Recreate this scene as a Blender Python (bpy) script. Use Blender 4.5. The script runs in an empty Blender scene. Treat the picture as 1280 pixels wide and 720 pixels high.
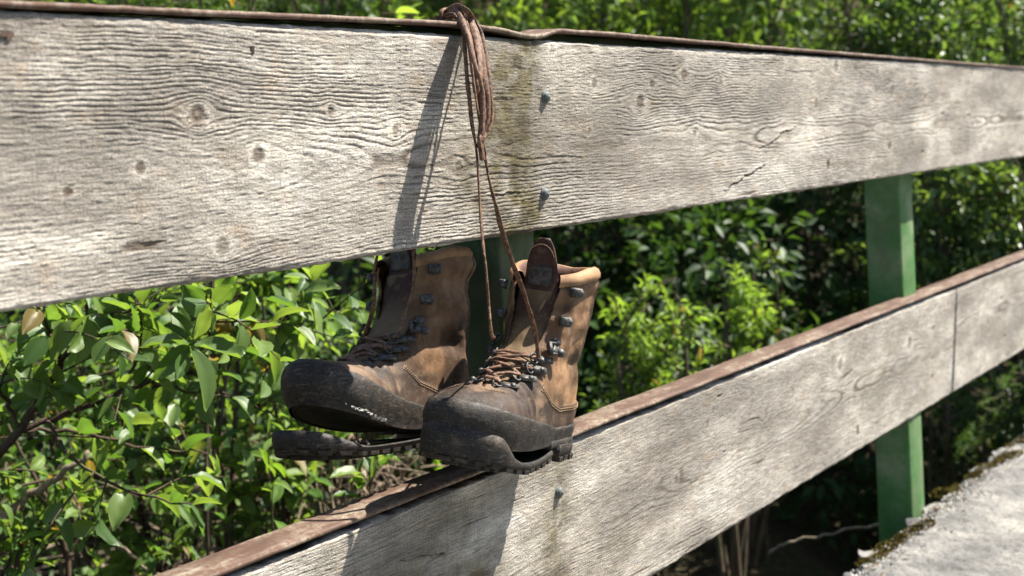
import bpy, math, random
import numpy as np
from mathutils import Vector, Matrix
random.seed(7); np.random.seed(7)
rng = np.random.default_rng(11)
scene = bpy.context.scene
R = math.radians
# ------------------------------------------------------------------ camera
TH, PHI = R(7.8457), R(33.0548)
FW = np.array([math.cos(PHI)*math.cos(TH), math.sin(PHI)*math.cos(TH), -math.sin(TH)])
RT = np.cross(FW, [0, 0, 1.0]); RT /= np.linalg.norm(RT)
UP = np.cross(RT, FW)
CAM = np.array([0, -1.0, 0.0])
cd = bpy.data.cameras.new('camera'); cam = bpy.data.objects.new('camera', cd)
scene.collection.objects.link(cam); scene.camera = cam
m = Matrix((( RT[0], UP[0], -FW[0], CAM[0]), (RT[1], UP[1], -FW[1], CAM[1]), (RT[2], UP[2], -FW[2], CAM[2]), (0, 0, 0, 1)))
cam.matrix_world = m
cd.sensor_width = 36; cd.lens = 36*1778/1280; cd.clip_start = .05; cd.clip_end = 400
cd.dof.use_dof = True; cd.dof.focus_distance = 1.74; cd.dof.aperture_fstop = 6.6
# ------------------------------------------------------------------ light
w = bpy.data.worlds.new('World'); scene.world = w; w.use_nodes = True
SUNL = Vector((-1.62, 1.0, -2.9)).normalized()
toS = -SUNL
el = math.asin(toS.z); az = math.atan2(toS.x, toS.y)
nt = w.node_tree; sky = nt.nodes.new('ShaderNodeTexSky'); sky.sky_type = 'NISHITA'; sky.sun_disc = False
sky.sun_elevation = el; sky.sun_rotation = az
bg = nt.nodes['Background']; bg.inputs[1].default_value = .065
nt.links.new(sky.outputs[0], bg.inputs[0])
sd = bpy.data.lights.new('sun', 'SUN'); sd.energy = 5.0; sd.angle = R(.55); sd.color = (1, .95, .87)
so = bpy.data.objects.new('sun', sd); scene.collection.objects.link(so)
so.rotation_euler = (-SUNL).to_track_quat('Z', 'Y').to_euler(); so.location = (3, -3, 6)
scene.view_settings.view_transform = 'Standard'; scene.view_settings.look = 'None'
scene.view_settings.exposure = 1.72; scene.view_settings.gamma = 1
scene.cycles.use_denoising = True
scene.cycles.max_bounces = 6; scene.cycles.diffuse_bounces = 3; scene.cycles.transmission_bounces = 3; scene.cycles.glossy_bounces = 2
scene.cycles.sample_clamp_indirect = 4

# ------------------------------------------------------------------ helpers
def pix(x, y, d):
    """point d metres from the camera in the direction of photo pixel (x, y)"""
    v = FW + RT*(x-640)/1778. - UP*(y-360)/1778.
    return CAM + v/np.linalg.norm(v)*d
def onY(x, y, Y=0.):
    v = FW + RT*(x-640)/1778. - UP*(y-360)/1778.
    return CAM + v*(Y-CAM[1])/v[1]
def sstep(a, b, x):
    t = np.clip((np.asarray(x, float)-a)/(b-a), 0, 1); return t*t*(3-2*t)
def _h(ix, iy, iz, seed):
    n = (ix*374761393 + iy*668265263 + iz*2147483647 + seed*1274126177) & 0xffffffff
    n = ((n ^ (n >> 13))*1274126177) & 0xffffffff
    n = ((n ^ (n >> 16))*2246822519) & 0xffffffff
    return ((n ^ (n >> 15)) & 0xffff)/65535.0*2-1
def vn(x, y, z=0., seed=0):
    x, y, z = np.broadcast_arrays(np.asarray(x, float), np.asarray(y, float), np.asarray(z, float))
    ix, iy, iz = [np.floor(a).astype(np.int64) for a in (x, y, z)]
    fx, fy, fz = x-ix, y-iy, z-iz
    fx, fy, fz = [t*t*t*(t*(t*6-15)+10) for t in (fx, fy, fz)]
    r = 0
    for a in (0, 1):
        for b in (0, 1):
            for c in (0, 1):
                r = r + _h(ix+a, iy+b, iz+c, seed)*(fx if a else 1-fx)*(fy if b else 1-fy)*(fz if c else 1-fz)
    return r
def fbm(x, y, z=0., seed=0, o=4):
    r = 0; a = 1.
    for i in range(o):
        r = r+a*vn(np.asarray(x)*2**i, np.asarray(y)*2**i, np.asarray(z)*2**i, seed+i*17); a *= .5
    return r
def mesh_np(name, V, F, mat=None, parent=None, smooth=True, col=None, mats=None, mi=None):
    """V (n,3), F (m,3|4) array or list of arrays; one linked object"""
    me = bpy.data.meshes.new(name)
    V = np.asarray(V, np.float32)
    Fs = F if isinstance(F, list) else [F]
    Fs = [np.asarray(f, np.int32) for f in Fs if len(f)]
    me.vertices.add(len(V)); me.vertices.foreach_set('co', V.ravel())
    tot = np.concatenate([np.full(len(f), f.shape[1], np.int32) for f in Fs])
    idx = np.concatenate([f.ravel() for f in Fs])
    me.loops.add(len(idx)); me.loops.foreach_set('vertex_index', idx)
    me.polygons.add(len(tot)); st = np.concatenate([[0], np.cumsum(tot)[:-1]]).astype(np.int32)
    me.polygons.foreach_set('loop_start', st); me.polygons.foreach_set('loop_total', tot)
    me.polygons.foreach_set('use_smooth', np.full(len(tot), smooth))
    for mm in (mats or ([mat] if mat else [])): me.materials.append(mm)
    if mi is not None: me.polygons.foreach_set('material_index', np.asarray(mi, np.int32))
    me.update(calc_edges=True); me.validate()
    if col is not None:
        ca = me.color_attributes.new('Col', 'FLOAT_COLOR', 'POINT')
        c = np.ones((len(V), 4), np.float32); c[:, :col.shape[1]] = col
        ca.data.foreach_set('color', c.ravel())
    o = bpy.data.objects.new(name, me); scene.collection.objects.link(o)
    if parent: o.parent = parent
    return o
def grid_faces(nu, nv, wrap=False, off=0):
    a = np.arange(nu if wrap else nu-1)[:, None]; b = np.arange(nv-1)[None]
    a2 = (a+1) % nu
    return np.stack([a*nv+b, a2*nv+b, a2*nv+b+1, a*nv+b+1], -1).reshape(-1, 4)+off
class MB:
    def __init__(s): s.V = []; s.F3 = []; s.F4 = []; s.C = []; s.n = 0
    def add(s, V, F, col=None):
        V = np.asarray(V, float); F = np.asarray(F)
        (s.F3 if F.shape[1] == 3 else s.F4).append(F+s.n); s.V.append(V)
        s.C.append(np.broadcast_to(np.asarray(col if col is not None else (1, 1, 1), float), (len(V), 3))); s.n += len(V)
    def build(s, name, mat, parent=None, smooth=True):
        fs = []
        if s.F3: fs.append(np.concatenate(s.F3))
        if s.F4: fs.append(np.concatenate(s.F4))
        return mesh_np(name, np.concatenate(s.V), fs, mat, parent, smooth, np.concatenate(s.C))
def smooth_path(P, n):
    P = np.asarray(P, float); k = len(P)
    Q = np.vstack([2*P[0]-P[1], P, 2*P[-1]-P[-2]])
    t = np.linspace(0, k-1, n); i = np.minimum(t.astype(int), k-2); f = (t-i)[:, None]
    a, b, c, d = Q[i], Q[i+1], Q[i+2], Q[i+3]
    return .5*((2*b)+(-a+c)*f+(2*a-5*b+4*c-d)*f**2+(-a+3*b-3*c+d)*f**3)
def tube(P, ra, rb=None, seg=8, up=(0, 0, 1), twist=None):
    """swept elliptical tube; ra across, rb along the 'up' reference"""
    P = np.asarray(P, float); n = len(P)
    ra = np.broadcast_to(np.asarray(ra, float), n); rb = ra if rb is None else np.broadcast_to(np.asarray(rb, float), n)
    T = np.gradient(P, axis=0); T /= np.linalg.norm(T, axis=1)[:, None]+1e-12
    N = np.zeros_like(P); u = np.asarray(up, float)
    for i in range(n):
        u = u-T[i]*(u@T[i]); l = np.linalg.norm(u)
        if l < 1e-6: u = np.cross(T[i], [1, .3, .2]); l = np.linalg.norm(u)
        u = u/l; N[i] = u
    B = np.cross(T, N)
    if twist is not None:
        c, s = np.cos(twist)[:, None], np.sin(twist)[:, None]; N, B = N*c+B*s, B*c-N*s
    a = np.linspace(0, 2*np.pi, seg, endpoint=False)
    V = P[:, None]+B[:, None]*(np.cos(a)[None, :, None]*ra[:, None, None])+N[:, None]*(np.sin(a)[None, :, None]*rb[:, None, None])
    V = V.reshape(-1, 3)
    i = np.arange(n-1)[:, None]; j = np.arange(seg)[None]; j2 = (j+1) % seg
    F = np.stack([i*seg+j, i*seg+j2, (i+1)*seg+j2, (i+1)*seg+j], -1).reshape(-1, 4)
    return V, F
def boxv(c, s, Rm=None):
    v = np.array([[x, y, z] for x in (-1, 1) for y in (-1, 1) for z in (-1, 1)], float)*np.asarray(s)/2
    if Rm is not None: v = v@np.asarray(Rm).T
    return v+np.asarray(c), np.array([[0, 1, 3, 2], [4, 6, 7, 5], [0, 4, 5, 1], [2, 3, 7, 6], [0, 2, 6, 4], [1, 5, 7, 3]])
def lathe(prof, seg=20):
    """prof [(r,z)] about z"""
    a = np.linspace(0, 2*np.pi, seg, endpoint=False); p = np.asarray(prof, float)
    V = np.stack([np.cos(a)[:, None]*p[:, 0], np.sin(a)[:, None]*p[:, 0], np.broadcast_to(p[:, 1], (seg, len(p)))], -1).reshape(-1, 3)
    return V, grid_faces(seg, len(p), True)
def empty(name, loc, label, cat, group=None):
    o = bpy.data.objects.new(name, None); scene.collection.objects.link(o); o.location = loc; o.empty_display_size = .05
    tag(o, label, cat, group); return o
def tag(o, label=None, cat=None, group=None, kind=None):
    if label: o['label'] = label
    if cat: o['category'] = cat
    if group: o['group'] = group
    if kind: o['kind'] = kind
    return o

# ------------------------------------------------------------------ materials
class NT:
    def __init__(s, name, rough=.8, spec=.3):
        s.m = bpy.data.materials.new(name); s.m.use_nodes = True; s.t = s.m.node_tree
        s.b = s.t.nodes['Principled BSDF']; s.b.inputs['Roughness'].default_value = rough
        s.b.inputs['Specular IOR Level'].default_value = spec
        s.tc = s.t.nodes.new('ShaderNodeTexCoord')
    def n(s, typ, **k):
        nd = s.t.nodes.new('ShaderNode'+typ)
        for a, v in k.items(): setattr(nd, a, v)
        return nd
    def l(s, a, b): s.t.links.new(a, b)
    def map(s, scale, rot=(0, 0, 0), src='Object'):
        mp = s.n('Mapping'); mp.inputs['Scale'].default_value = scale; mp.inputs['Rotation'].default_value = rot
        s.l(s.tc.outputs[src], mp.inputs[0]); return mp.outputs[0]
    def noise(s, scale, vec=None, detail=6, rough=.6, dist=0):
        nd = s.n('TexNoise'); nd.inputs['Scale'].default_value = scale; nd.inputs['Detail'].default_value = detail
        nd.inputs['Roughness'].default_value = rough; nd.inputs['Distortion'].default_value = dist
        s.l(vec if vec is not None else s.tc.outputs['Object'], nd.inputs['Vector']); return nd.outputs['Fac']
    def ramp(s, fac, stops):
        r = s.n('ValToRGB'); e = r.color_ramp.elements
        while len(e) < len(stops): e.new(.5)
        for i, (p, c) in enumerate(stops):
            e[i].position = p; e[i].color = (*(c if hasattr(c, '__len__') else (c, c, c)), 1)
        s.l(fac, r.inputs[0]); return r.outputs[0]
    def mix(s, f, a, b, mode='MIX'):
        x = s.n('MixRGB', blend_type=mode)
        for i, v in enumerate((f, a, b)):
            if hasattr(v, 'is_output') or isinstance(v, bpy.types.NodeSocket): s.l(v, x.inputs[i])
            else: x.inputs[i].default_value = v if i == 0 else (*v, 1)
        return x.outputs[0]
    def math(s, op, a, b=None, clamp=False):
        x = s.n('Math', operation=op, use_clamp=clamp)
        for i, v in enumerate((a, b)):
            if v is None: continue
            if isinstance(v, bpy.types.NodeSocket): s.l(v, x.inputs[i])
            else: x.inputs[i].default_value = v
        return x.outputs[0]
    def bump(s, h, dist=.001, strength=1., prev=None):
        x = s.n('Bump'); x.inputs['Distance'].default_value = dist; x.inputs['Strength'].default_value = strength
        s.l(h, x.inputs['Height'])
        if prev is not None: s.l(prev, x.inputs['Normal'])
        s.l(x.outputs[0], s.b.inputs['Normal']); return x.outputs[0]
    def attr(s, name='Col'):
        a = s.n('Attribute'); a.attribute_name = name; return a.outputs['Color']
    def sep(s, c):
        x = s.n('SeparateColor'); s.l(c, x.inputs[0]); return x.outputs
    def col(s, c): s.l(c, s.b.inputs['Base Color'])

def mat_wood():
    # Col: R ridge height 0..1, G moss / algae, B dark (knots, cracks, holes)
    k = NT('weathered_wood', .85, .15)
    a = k.sep(k.attr())
    fib = k.noise(1, k.map((38, 8, 480)), 5, .7); spk = k.noise(1, k.map((330, 100, 520)), 3, .75); saw = k.noise(1, k.map((420, 8, 14)), 3, .6)
    big = k.noise(5, k.map((1, 1, 2.2)), 5, .6)
    big2 = k.noise(2.3, k.map((1, 1, 2.5), (0, .3, 0)), 6, .7); mid = k.noise(34, k.map((.5, 1, 1.6)), 5, .65)
    base = k.mix(a[0], (.105, .076, .050), (.86, .79, .675))
    base = k.mix(k.ramp(big, [(.38, 0), (.62, 1)]), k.mix(.45, base, (.30, .27, .235)), base)
    base = k.mix(k.ramp(big2, [(.44, 0), (.58, .95)]), base, k.mix(.55, base, (.13, .118, .10)))
    base = k.mix(k.ramp(big2, [(.36, .28), (.46, 0)]), base, (.78, .745, .68))
    base = k.mix(k.ramp(mid, [(.36, .45), (.60, 0)]), base, (.23, .205, .17))
    base = k.mix(.8, base, k.ramp(fib, [(.34, .42), (.55, 1.)]), 'MULTIPLY')
    base = k.mix(.8, base, k.ramp(spk, [(.36, .38), (.56, 1.05)]), 'MULTIPLY')
    base = k.mix(.30, base, k.ramp(saw, [(.36, .5), (.5, 1.)]), 'MULTIPLY')
    tint = k.noise(17, k.map((1, 1, 1.8)), 5, .7)
    base = k.mix(k.ramp(tint, [(.54, 0), (.70, .45)]), base, k.mix(1., base, (.86, .62, .40), 'MULTIPLY'))
    mo = k.math('MULTIPLY', a[1], k.ramp(k.noise(60, None, 6, .7), [(.32, .5), (.55, 1)]), True)
    base = k.mix(mo, base, k.mix(k.ramp(mid, [(.4, 0), (.6, 1)]), (.065, .053, .030), (.130, .108, .052)))
    base = k.mix(a[2], base, (.085, .06, .04))
    k.col(base)
    v = k.n('TexVoronoi'); v.inputs['Scale'].default_value = 1; k.l(k.map((420, 420, 900)), v.inputs['Vector'])
    b1 = k.bump(fib, .0010, 1.)
    b2 = k.bump(mid, .0012, .6, b1)
    k.bump(spk, .0016, 1., b2)
    return k.m
def mat_rust(green=False):
    k = NT('rusty_steel', .7, .25)
    n1 = k.noise(9, k.map((1, 4, 4)), 6, .65); n2 = k.noise(110, None, 5, .7)
    c = k.ramp(n1, [(.36, (.058, .036, .024)), (.47, (.10, .066, .046)), (.57, (.17, .130, .095)), (.68, (.26, .235, .165))])
    c = k.mix(k.ramp(n2, [(.42, .8), (.58, 0)]), c, (.075, .036, .022))
    k.col(c); k.bump(n2, .0008, .8)
    k.l(k.ramp(n2, [(.3, .85), (.7, .55)]), k.b.inputs['Roughness']); return k.m
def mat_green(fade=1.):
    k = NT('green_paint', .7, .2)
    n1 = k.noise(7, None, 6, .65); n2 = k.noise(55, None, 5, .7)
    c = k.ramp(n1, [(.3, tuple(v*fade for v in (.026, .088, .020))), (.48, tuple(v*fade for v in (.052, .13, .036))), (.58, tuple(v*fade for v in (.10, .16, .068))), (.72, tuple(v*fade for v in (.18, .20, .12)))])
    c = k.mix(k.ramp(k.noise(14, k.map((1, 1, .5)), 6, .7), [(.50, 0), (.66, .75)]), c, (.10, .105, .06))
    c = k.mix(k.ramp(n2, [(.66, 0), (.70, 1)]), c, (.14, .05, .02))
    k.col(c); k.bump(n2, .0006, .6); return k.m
def mat_leather(name='leather'):
    k = NT(name, .7, .22)
    c = k.attr(); n1 = k.noise(26, None, 6, .65); n2 = k.noise(240, None, 4, .65); n3 = k.noise(75, None, 6, .7)
    c = k.mix(k.ramp(n1, [(.34, .8), (.58, 0)]), c, k.mix(1., c, (.34, .28, .24), 'MULTIPLY'))
    c = k.mix(k.ramp(n3, [(.52, 0), (.72, .45)]), c, k.mix(.5, c, (.34, .25, .16)))
    c = k.mix(k.ramp(n2, [(.62, 0), (.76, .35)]), c, (.30, .24, .17))
    k.col(c)
    b = k.bump(n2, .0005, .8); k.bump(n3, .0016, .6, b)
    k.l(k.ramp(n3, [(.35, .5), (.65, .85)]), k.b.inputs['Roughness']); return k.m
def mat_rubber():
    k = NT('dusty_rubber', .6, .28)
    n = k.noise(60, None, 6, .72); n2 = k.noise(380, None, 4, .7); n0 = k.noise(11, None, 4, .6)
    c = k.ramp(n, [(.36, (.007, .0065, .006)), (.56, (.019, .015, .011)), (.74, (.085, .060, .038))])
    scf = k.noise(1, k.map((60, 60, 420), (0, .15, 0)), 4, .7); c = k.mix(k.ramp(scf, [(.56, 0), (.66, .5)]), c, (.12, .095, .07))
    c = k.mix(k.math('MULTIPLY', k.ramp(n2, [(.52, 0), (.64, 1)]), k.ramp(n0, [(.42, 0), (.6, .3)])), c, (.13, .098, .064))
    k.col(c); b = k.bump(n2, .0005, .8); k.bump(n, .0015, .7, b); return k.m
def mat_simple(name, c, rough=.7, spec=.3, metal=0, nscale=90, var=.35, bump=.0004):
    k = NT(name, rough, spec); k.b.inputs['Metallic'].default_value = metal
    n = k.noise(nscale, None, 5, .65)
    k.col(k.ramp(n, [(.35, tuple(v*(1-var) for v in c)), (.65, tuple(min(1, v*(1+var)) for v in c))]))
    k.bump(n, bump, .7); return k.m
def mat_leaf(name, c, c2, trans=.35, rough=.38, spec=.5):
    k = NT(name, rough, spec)
    a = k.sep(k.attr())
    col = k.mix(a[0], c, c2)
    inf = k.n('ObjectInfo'); col = k.mix(k.math('MULTIPLY', inf.outputs['Random'], .35), col, tuple(v*.55 for v in c))
    col = k.mix(k.ramp(inf.outputs['Random'], [(.965, 0), (.97, .8)]), col, (.20, .13, .04))
    vein = k.noise(60, None, 3, .6)
    col = k.mix(.35, col, k.ramp(vein, [(.3, .55), (.7, 1.)]), 'MULTIPLY')
    col = k.mix(k.ramp(a[1], [(.0, 0), (1., .55)]), col, tuple(min(1, v*1.9+.02) for v in c2))
    k.col(col)
    tr = k.n('BsdfTranslucent'); k.l(k.mix(1., col, (1.9, 1.75, .75), 'MULTIPLY'), tr.inputs[0])
    mx = k.n('MixShader'); mx.inputs[0].default_value = trans
    out = k.t.nodes['Material Output']; k.l(k.b.outputs[0], mx.inputs[1]); k.l(tr.outputs[0], mx.inputs[2]); k.l(mx.outputs[0], out.inputs[0])
    return k.m
def mat_concrete():
    k = NT('rough_concrete', .9, .15)
    n1 = k.noise(7, None, 6, .65); n2 = k.noise(95, None, 6, .75)
    v = k.n('TexVoronoi'); v.inputs['Scale'].default_value = 130; k.l(k.tc.outputs['Object'], v.inputs['Vector'])
    c = k.ramp(n1, [(.35, (.095, .092, .088)), (.5, (.185, .178, .165)), (.64, (.31, .295, .26))])
    c = k.mix(k.ramp(n2, [(.38, .7), (.56, 0)]), c, (.13, .125, .115))
    c = k.mix(.5, c, k.ramp(v.outputs['Distance'], [(.1, 1.), (.7, .55)]), 'MULTIPLY')
    k.col(c); b = k.bump(v.outputs['Distance'], .003, .7); k.bump(n2, .004, .8, b); return k.m
def mat_ground():
    k = NT('forest_soil', .95, .1)
    n = k.noise(3, None, 8, .7); n2 = k.noise(40, None, 6, .75)
    c = k.ramp(n, [(.35, (.035, .026, .016)), (.55, (.06, .05, .028)), (.7, (.035, .055, .016))])
    c = k.mix(k.ramp(n2, [(.5, 0), (.68, .8)]), c, (.13, .10, .065))
    k.col(c); k.bump(n2, .03, 1.); return k.m
def mat_bark(name, c):
    k = NT(name, .9, .15); n = k.noise(1, k.map((60, 60, 14)), 6, .7); n2 = k.noise(9, None, 4, .6)
    cc = k.ramp(n, [(.35, tuple(v*.5 for v in c)), (.65, tuple(v*1.5 for v in c))])
    cc = k.mix(k.ramp(n2, [(.5, 0), (.7, .6)]), cc, (.10, .12, .05))
    k.col(cc); k.bump(n, .006, .9); return k.m
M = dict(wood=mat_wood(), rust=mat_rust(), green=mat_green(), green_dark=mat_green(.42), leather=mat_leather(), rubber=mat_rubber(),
         lace=mat_simple('lace_leather', (.115, .060, .034), .65, .3, 0, 210, .75, .0012),
         lining=mat_simple('lining_leather', (.115, .05, .026), .55, .35, 0, 60, .4, .0008),
         patch=mat_simple('worn_black_patch', (.035, .028, .022), .6, .4, 0, 150, .9, .0008),
         metal=mat_simple('dark_hardware', (.060, .057, .052), .55, .4, .45, 300, .6, .0004),
         zinc=mat_simple('zinc_bolt', (.095, .105, .10), .65, .35, .2, 500, .5, .0004),
         thread=mat_simple('thread', (.25, .165, .095), .8, .2, 0, 300, .3, .0002),
         glue=mat_simple('old_glue', (.20, .19, .165), .6, .3, 0, 200, .35, .0006),
         gap=mat_simple('dark_wood_end', (.06, .045, .03), .9, .1, 0, 80, .4, .0006),
         concrete=mat_concrete(), ground=mat_ground(),
         bark=mat_bark('bark', (.085, .065, .045)), dead=mat_bark('dead_wood', (.20, .15, .105)),
         twig=mat_bark('dark_twig', (.06, .04, .028)),
         moss=mat_simple('moss', (.11, .085, .018), .95, .1, 0, 60, .9, .003),
         L_broad=mat_leaf('broad_leaf', (.060, .13, .028), (.16, .24, .060), .48, .46, .42),
         L_mid=mat_leaf('mid_leaf', (.062, .138, .026), (.165, .25, .052), .50, .52, .3),
         L_bright=mat_leaf('fresh_leaf', (.11, .21, .032), (.20, .31, .062), .48, .5, .3),
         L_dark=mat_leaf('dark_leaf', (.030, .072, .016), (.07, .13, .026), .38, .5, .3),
         L_shade=mat_leaf('shaded_leaf', (.022, .056, .013), (.060, .118, .026), .38, .5, .3),  # darkened leaf green, shade of the dark gaps put into the colour
         L_gloss=mat_leaf('glossy_leaf', (.062, .125, .032), (.125, .20, .055), .40, .40, .6),
         L_fern=mat_leaf('conifer_leaf', (.035, .105, .016), (.09, .18, .025), .38, .5, .3))
def rotm(yaw, p, r):
    a, b, c, d, e, f = math.cos(yaw), math.sin(yaw), math.cos(p), math.sin(p), math.cos(r), math.sin(r)
    return np.array([[a, -b, 0], [b, a, 0], [0, 0, 1]])@np.array([[c, 0, -d], [0, 1, 0], [d, 0, c]])@np.array([[1, 0, 0], [0, e, -f], [0, f, e]])
#==HELP_END

# ================================================================== BOOTS
_z = np.linspace(0, .27, 400)
def _tab(xs, ys, q):
    t = np.interp(q, xs, ys); k = np.hanning(13); k /= k.sum()
    p = np.pad(t, 6, mode='edge'); return np.convolve(p, k, 'valid')
XF_Z = [0, .02, .03, .045, .055, .065, .072, .079, .085, .092, .102, .117, .132, .152, .18, .21, .27]
XF_X = [.285, .292, .298, .300, .297, .288, .274, .250, .226, .204, .184, .164, .148, .135, .127, .121, .117]
XF = _tab(XF_Z, XF_X, _z)
XB = _tab([0, .02, .035, .06, .09, .12, .16, .2, .23, .27], [.012, .010, .006, .001, .006, .013, .009, .002, .000, .000], _z)
_x = np.linspace(-.03, .31, 400)
_k = np.argmax(XF); HX = np.interp(_x, XF[_k:][::-1], _z[_k:][::-1]); HX[_x < XF.min()] = 1.
BF = _tab([-.03, .0, .02, .05, .10, .15, .20, .235, .265, .285, .31], [.030, .034, .035, .037, .037, .042, .0495, .052, .0495, .046, .042], _x)
RFt = ([0, .05, .065, .08, .115, .14, .27], [.052, .052, .04, .02, .024, .05, .062])
RBt = ([0, .06, .12, .27], [.036, .04, .044, .055])
def S(u, z, off=0., crease=True, side=1):
    """boot surface: u=0 toe, +u = +y side; z height. side=+1: outer (lateral) side is +y"""
    u, z = np.broadcast_arrays(np.asarray(u, float), np.asarray(z, float))
    xf = np.interp(z, _z, XF); xb = np.interp(z, _z, XB); mid = (xf+xb)/2; hf = (xf-xb)/2
    x = mid+hf*np.cos(u)
    H = np.interp(x, _x, HX); bf = np.interp(x, _x, BF)
    k = sstep(.06, .125, z)
    bsh = np.interp(z, [.06, .11, .16, .21, .25], [.038, .0405, .045, .0485, .0495])
    b = bf*(1-k)+bsh*k
    g = np.clip(1-np.clip((z-.035)/np.maximum(H-.035, 1e-4), 0, 1)**2.5, 0, 1)**(1/2.5)
    g = g+(1-g)*sstep(.10, .145, z)
    g = np.where(z < .035, 1, g)
    base = 1-.10*sstep(.04, .012, z)
    rf = np.interp(z, *RFt); rb = np.interp(z, *RBt)
    df = np.clip((xf-x)/rf, 0, 1); db = np.clip((x-xb)/rb, 0, 1)
    e = np.sqrt(np.clip(1-(1-df)**2, 0, 1))*np.sqrt(np.clip(1-(1-db)**2, 0, 1))
    y = b*g*e*base*np.sign(np.sin(u))*np.where(np.abs(np.sin(u)) < 1e-9, 0, 1)
    y = y-side*.010*sstep(.12, .3, x)*(1-k)+side*.004*sstep(.05, .2, x)*(1-k)
    return np.stack([x, y, z+0*x], -1)
def Sn(u, z, side=1):
    e = 1e-3; eu = .03
    a = S(u+eu, z, side=side)-S(u-eu, z, side=side); b = S(u, z+e, side=side)-S(u, z-e, side=side)
    n = np.cross(a, b); l = np.linalg.norm(n, axis=-1, keepdims=True); n = n/np.maximum(l, 1e-9)
    c = S(u, z, side=side); ctr = np.stack([np.clip(c[..., 0], .05, .22), 0*c[..., 1], np.minimum(c[..., 2], .05)+0*c[..., 2]], -1)
    ctr[..., 2] = np.where(c[..., 2] > .09, c[..., 2], .045); ctr[..., 0] = np.where(c[..., 2] > .09, .06, ctr[..., 0])
    s = np.sign(((c-ctr)*n).sum(-1, keepdims=True)); s[s == 0] = 1
    n = n*s; k = (sstep(.10, .0, np.abs(u))*sstep(.075, .065, z+0*c[..., 2]))[..., None]
    nf = np.stack([1+0*c[..., 0], 0*c[..., 0], sstep(.04, .07, c[..., 2])*.8], -1); n = n*(1-k)+nf*k
    return n/np.linalg.norm(n, axis=-1, keepdims=True)
def u_at(z, y, side=1):
    """u on the front part where |y - centre| reaches y (sign kept)"""
    us = np.linspace(.0, 1.5, 3000)*np.sign(y); P = S(us, np.full_like(us, z), side=side)
    dy = np.abs(P[:, 1]-P[1, 1]); i = np.argmax(dy >= abs(y)); 
    return us[i] if dy.max() >= abs(y) else us[-1]
def throat(z): return np.interp(z, [.082, .088, .10, .13, .16, .20, .25], [0, .012, .018, .021, .0225, .0255, .029])
TAN = np.array([.31, .180, .092]); TAN2 = np.array([.165, .092, .046]); DARK = np.array([.040, .026, .018]); OX = np.array([.10, .045, .028])
def seam_z(x): return np.interp(x, [-.03, .0, .05, .09, .13, .155, .17, .18, .31], [.066, .066, .060, .060, .071, .088, .115, .19, .30])
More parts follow.
